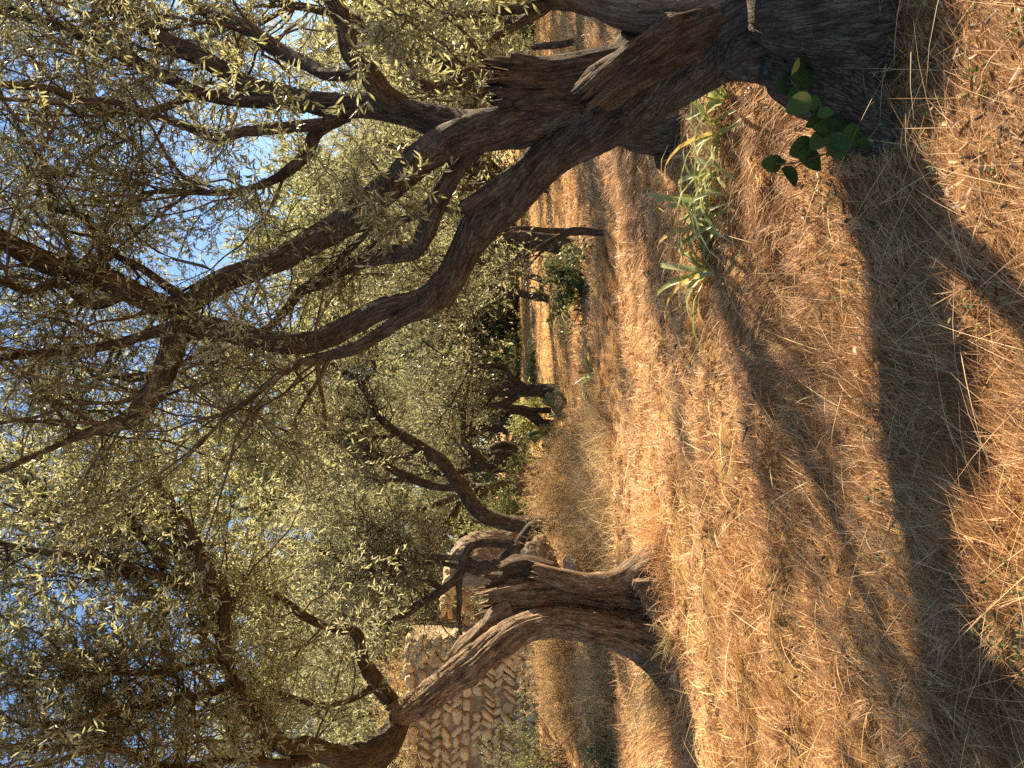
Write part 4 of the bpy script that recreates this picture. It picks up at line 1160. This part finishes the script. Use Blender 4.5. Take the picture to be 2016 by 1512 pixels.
# tufts of long grass with seed stalks
def tuft(label, c, n, L, seed, spread=0.12, mat_=None, az0=None):
    rr_ = rng(seed); m_ = MB()
    X = c[0] + rr_.normal(0, spread, n); Y = c[1] + rr_.normal(0, spread * 0.7, n)
    az = rr_.uniform(0, 6.28, n) if az0 is None else az0 + rr_.normal(0, 0.8, n)
    blades(m_, X, Y, L * rr_.uniform(0.5, 1.1, n), np.full(n, 0.004), az, rr_.uniform(0.7, 1.45, n), rr_, rr_.uniform(0.2, 1, n), 0.28, 6)
    return tag(m_.build('grass_tuft', mat_ or STRAW), label, 'grass tuft', 'tufts of long grass')
for k, (x_, y_) in enumerate([(1305, 1110), (1312, 1165), (1316, 1215), (1310, 1300)]):
    tuft('short dry grass tuft pressed against the foot of the hollow trunk', gp(x_ + 6, y_), 150, 0.24, 710 + k, 0.13)
GT_ = blade_mat('half_dry_grass', [(0, (0.12, 0.13, 0.04)), (0.5, (0.3, 0.26, 0.1)), (1, (0.55, 0.42, 0.2))], 0.3)
tuft('greenish grass tuft with arching stalks at the left foot of the hollow trunk', gp(1318, 1345), 420, 0.55, 701, 0.16, GT_, 3.6)
tuft('pale grass tuft with long stalks left of the hollow trunk foot', gp(1330, 1440), 300, 0.6, 702, 0.2, None, 3.4)
tuft('small green tuft between the roots of the hollow trunk', gp(1322, 1262), 130, 0.22, 703, 0.06, GT_)
tuft('dry grass tuft at right root of the hollow trunk', gp(1300, 1060), 220, 0.4, 704, 0.15)
tuft('sparse wiry tuft in half shade right of the hollow trunk', gp(1290, 1010), 160, 0.4, 705, 0.2)

for k, (y_, D_, n_, L_, lab) in enumerate([
        (850, 11.2, 500, 0.5, 'straw coloured tuft at right end of the brushy bank'), (895, 10.9, 700, 0.65, 'tall straw tuft in front of the feathery dry shrub'),
        (940, 11.3, 800, 0.75, 'tallest straw tuft in the middle of the brushy bank'), (990, 11.0, 700, 0.65, 'pale straw tuft left of the tallest one on the bank'),
        (1035, 10.4, 700, 0.6, 'straw tuft below the crooked multi stemmed olive'), (1080, 9.9, 500, 0.5, 'straw tuft above the right root of the hollow trunk'),
        (920, 10.2, 600, 0.45, 'low spreading straw tuft at the front of the bank'), (1290, 11.0, 500, 0.5, 'straw tuft seen under the arch of the hollow trunk'),
        (1360, 11.2, 600, 0.55, 'straw tuft before the big brown shrub at the wall'), (1420, 10.6, 500, 0.5, 'straw tuft at the left before the wall')]):
    tuft(lab, gd(y_, D_), n_, L_, 730 + k, 0.32, DRYSHRUB)

# ------------------------------------------------------------------ prickly pears
def prickly(label, c, n, s, seed):
    rr_ = rng(seed)
    rt = empty('prickly_pear', c); tag(rt, label, 'cactus', 'prickly pears on the bank')
    import bmesh
    bm_ = bmesh.new(); bmesh.ops.create_uvsphere(bm_, u_segments=18, v_segments=12, radius=1)
    v0 = np.array([x.co[:] for x in bm_.verts]); f0 = [[x.index for x in q.verts] for q in bm_.faces]; bm_.free()
    q4 = [f for f in f0 if len(f) == 4]; t3 = [f for f in f0 if len(f) == 3]
    tips = [(np.array(c) + np.array([rr_.normal(0, 0.3 * s), rr_.normal(0, 0.2 * s), -0.05]), np.array([0, 0, 1.0])) for _ in range(5)]
    for k in range(n):
        p, d = tips[rr_.integers(0, len(tips))] if k > 4 else tips[k]
        d = nrm(d + 0.55 * rr_.normal(size=3)); d[2] = abs(d[2]) * 0.7 + 0.3; d = nrm(d)
        L = s * rr_.uniform(0.2, 0.32); W = L * rr_.uniform(0.62, 0.75)
        sd_ = nrm(np.cross(d, nrm(rr_.normal(size=3) * np.array([0.5, 1, 0.3])))); nn = np.cross(sd_, d)
        tz = (v0[:, 2:3] + 1) / 2
        wprof = 0.75 + 0.25 * tz
        v = p + d * (v0[:, 2:3] + 0.95) * L / 2 + sd_ * v0[:, 0:1] * W / 2 * wprof + nn * v0[:, 1:2] * 0.022 * s
        m_ = MB(); m_.add(v, q4, t3, None, rr_.uniform())
        m_.build('pad', PAD, rt)
        if np.linalg.norm(p + d * L - np.array(c)) < 0.95 * s: tips.append((p + d * L * 0.92, d))
prickly('dark prickly pear right of the twisted grey trunk, largest of them', gd(850, 16.6), 40, 1.0, 801)
prickly('prickly pear with pale sunlit pads touching the twisted trunk', gd(878, 17.6), 22, 1.1, 802)
prickly('small prickly pear among green shrubs left of the twisted trunk', gd(985, 15.8), 16, 1.0, 803)
prickly('lowest small prickly pear on the bank below green shrubs', gd(1005, 14.6), 9, 0.8, 804)

# ------------------------------------------------------------------ climbing vine on the root of the near tree
vine = empty('vine', P(1700, 260, 3.25) * np.array([1, 1, 0]) + np.array([0, 0, float(g(*(P(1700, 260, 3.25)[:2])))]))
tag(vine, 'leafy climber with round leaves coloured as if shaded, at foot of the nearest trunk', 'vine')
VL = [(1580, 145, 74, 2.3), (1553, 168, 62, 2.9), (1578, 186, 52, 0.3), (1572, 205, 52, 2.5), (1598, 205, 44, 0.6), (1602, 232, 46, 2.2), (1625, 222, 30, 0.2), (1628, 245, 36, 0.5), (1640, 262, 58, 0.9), (1660, 275, 56, 0.2),
      (1648, 290, 50, 1.2), (1612, 278, 46, 2.4), (1580, 292, 56, 2.7), (1598, 316, 64, 0.15), (1520, 322, 44, 3.1), (1556, 347, 46, 0.9), (1538, 318, 22, 2.0), (1575, 296, 26, 1.4), (1680, 262, 44, 0.2), (1668, 248, 40, 5.8),
      (1615, 255, 34, 3.5), (1700, 285, 30, 0.4)]
r = rng(900)
sm = MB()
for tr in ([(1705, 285), (1660, 270), (1615, 255), (1600, 225), (1580, 190), (1560, 160)], [(1700, 290), (1640, 300), (1600, 310), (1560, 322), (1528, 322)], [(1620, 305), (1580, 320), (1560, 335)]):
    p, q = resample(np.array([P(a, b, 3.22) for a, b in tr]), np.full(len(tr), 0.003), 0.04)
    thin_tubes(sm, p[None], q[None], 5)
sm.build('stem', TWIG, vine)
ang = np.linspace(0, 2 * np.pi, 20, endpoint=False)
for (x_, y_, s_, a_) in VL:
    D_ = (3.34 if y_ < 200 else 3.2) + r.uniform(-0.06, 0.06)
    c = P(x_, y_, D_); Lh = s_ * D_ / F / 2
    ax = -DN * math.cos(a_) * -1 * -1 + RT * math.sin(a_)
    ax = nrm(DN * math.cos(a_) - RT * math.sin(a_) + FW * r.normal(0, 0.45))
    sd_ = nrm(np.cross(ax, FW + 0.35 * r.normal(size=3))); nn = np.cross(ax, sd_)
    rings = []
    for f in (1.0, 0.55):
        t = np.cos(ang) * f; wv = np.sin(ang) * f * 0.78 * (1 - 0.18 * t)
        rings.append(c + Lh * (ax * t[:, None] + sd_ * wv[:, None] + nn * (0.28 * np.abs(wv) - 0.18 * t ** 2)[:, None]))
    V = np.concatenate(rings + [c[None]])
    j = np.arange(20); j2 = (j + 1) % 20
    m_ = MB(); m_.add(V, np.stack([j, j2, 20 + j2, 20 + j], -1), np.stack([20 + j, 20 + j2, 0 * j + 40], -1), None, r.uniform(0.2, 0.8))
    m_.build('leaf', VINE_SHADED, vine)

# fallen stick by the wall
m_ = MB()
bark_tube(m_, np.array([gat(1150, 1425) + [0, 0, 0.05], P(1120, 1450, 9.8), P(1095, 1475, 9.9), P(1050, 1500, 10.1)]), [0.014, 0.016, 0.012, 0.006], seed=77, seg=8)
tag(m_.build('stick', STRAW), 'pale bare stick leaning out of green shrub at left edge', 'stick')
m_ = MB()
q = gat(1490, 840); q2 = gat(1468, 830); q3 = gat(1478, 870)
bark_tube(m_, np.array([q2 + [0, 0, 0.05], q + [0, 0, 0.06], q3 + [0, 0, 0.05]]), [0.004, 0.007, 0.004], seed=78, seg=8)
tag(m_.build('stick', DEADWOOD), 'small dark curled twig lying on the foreground straw', 'stick')
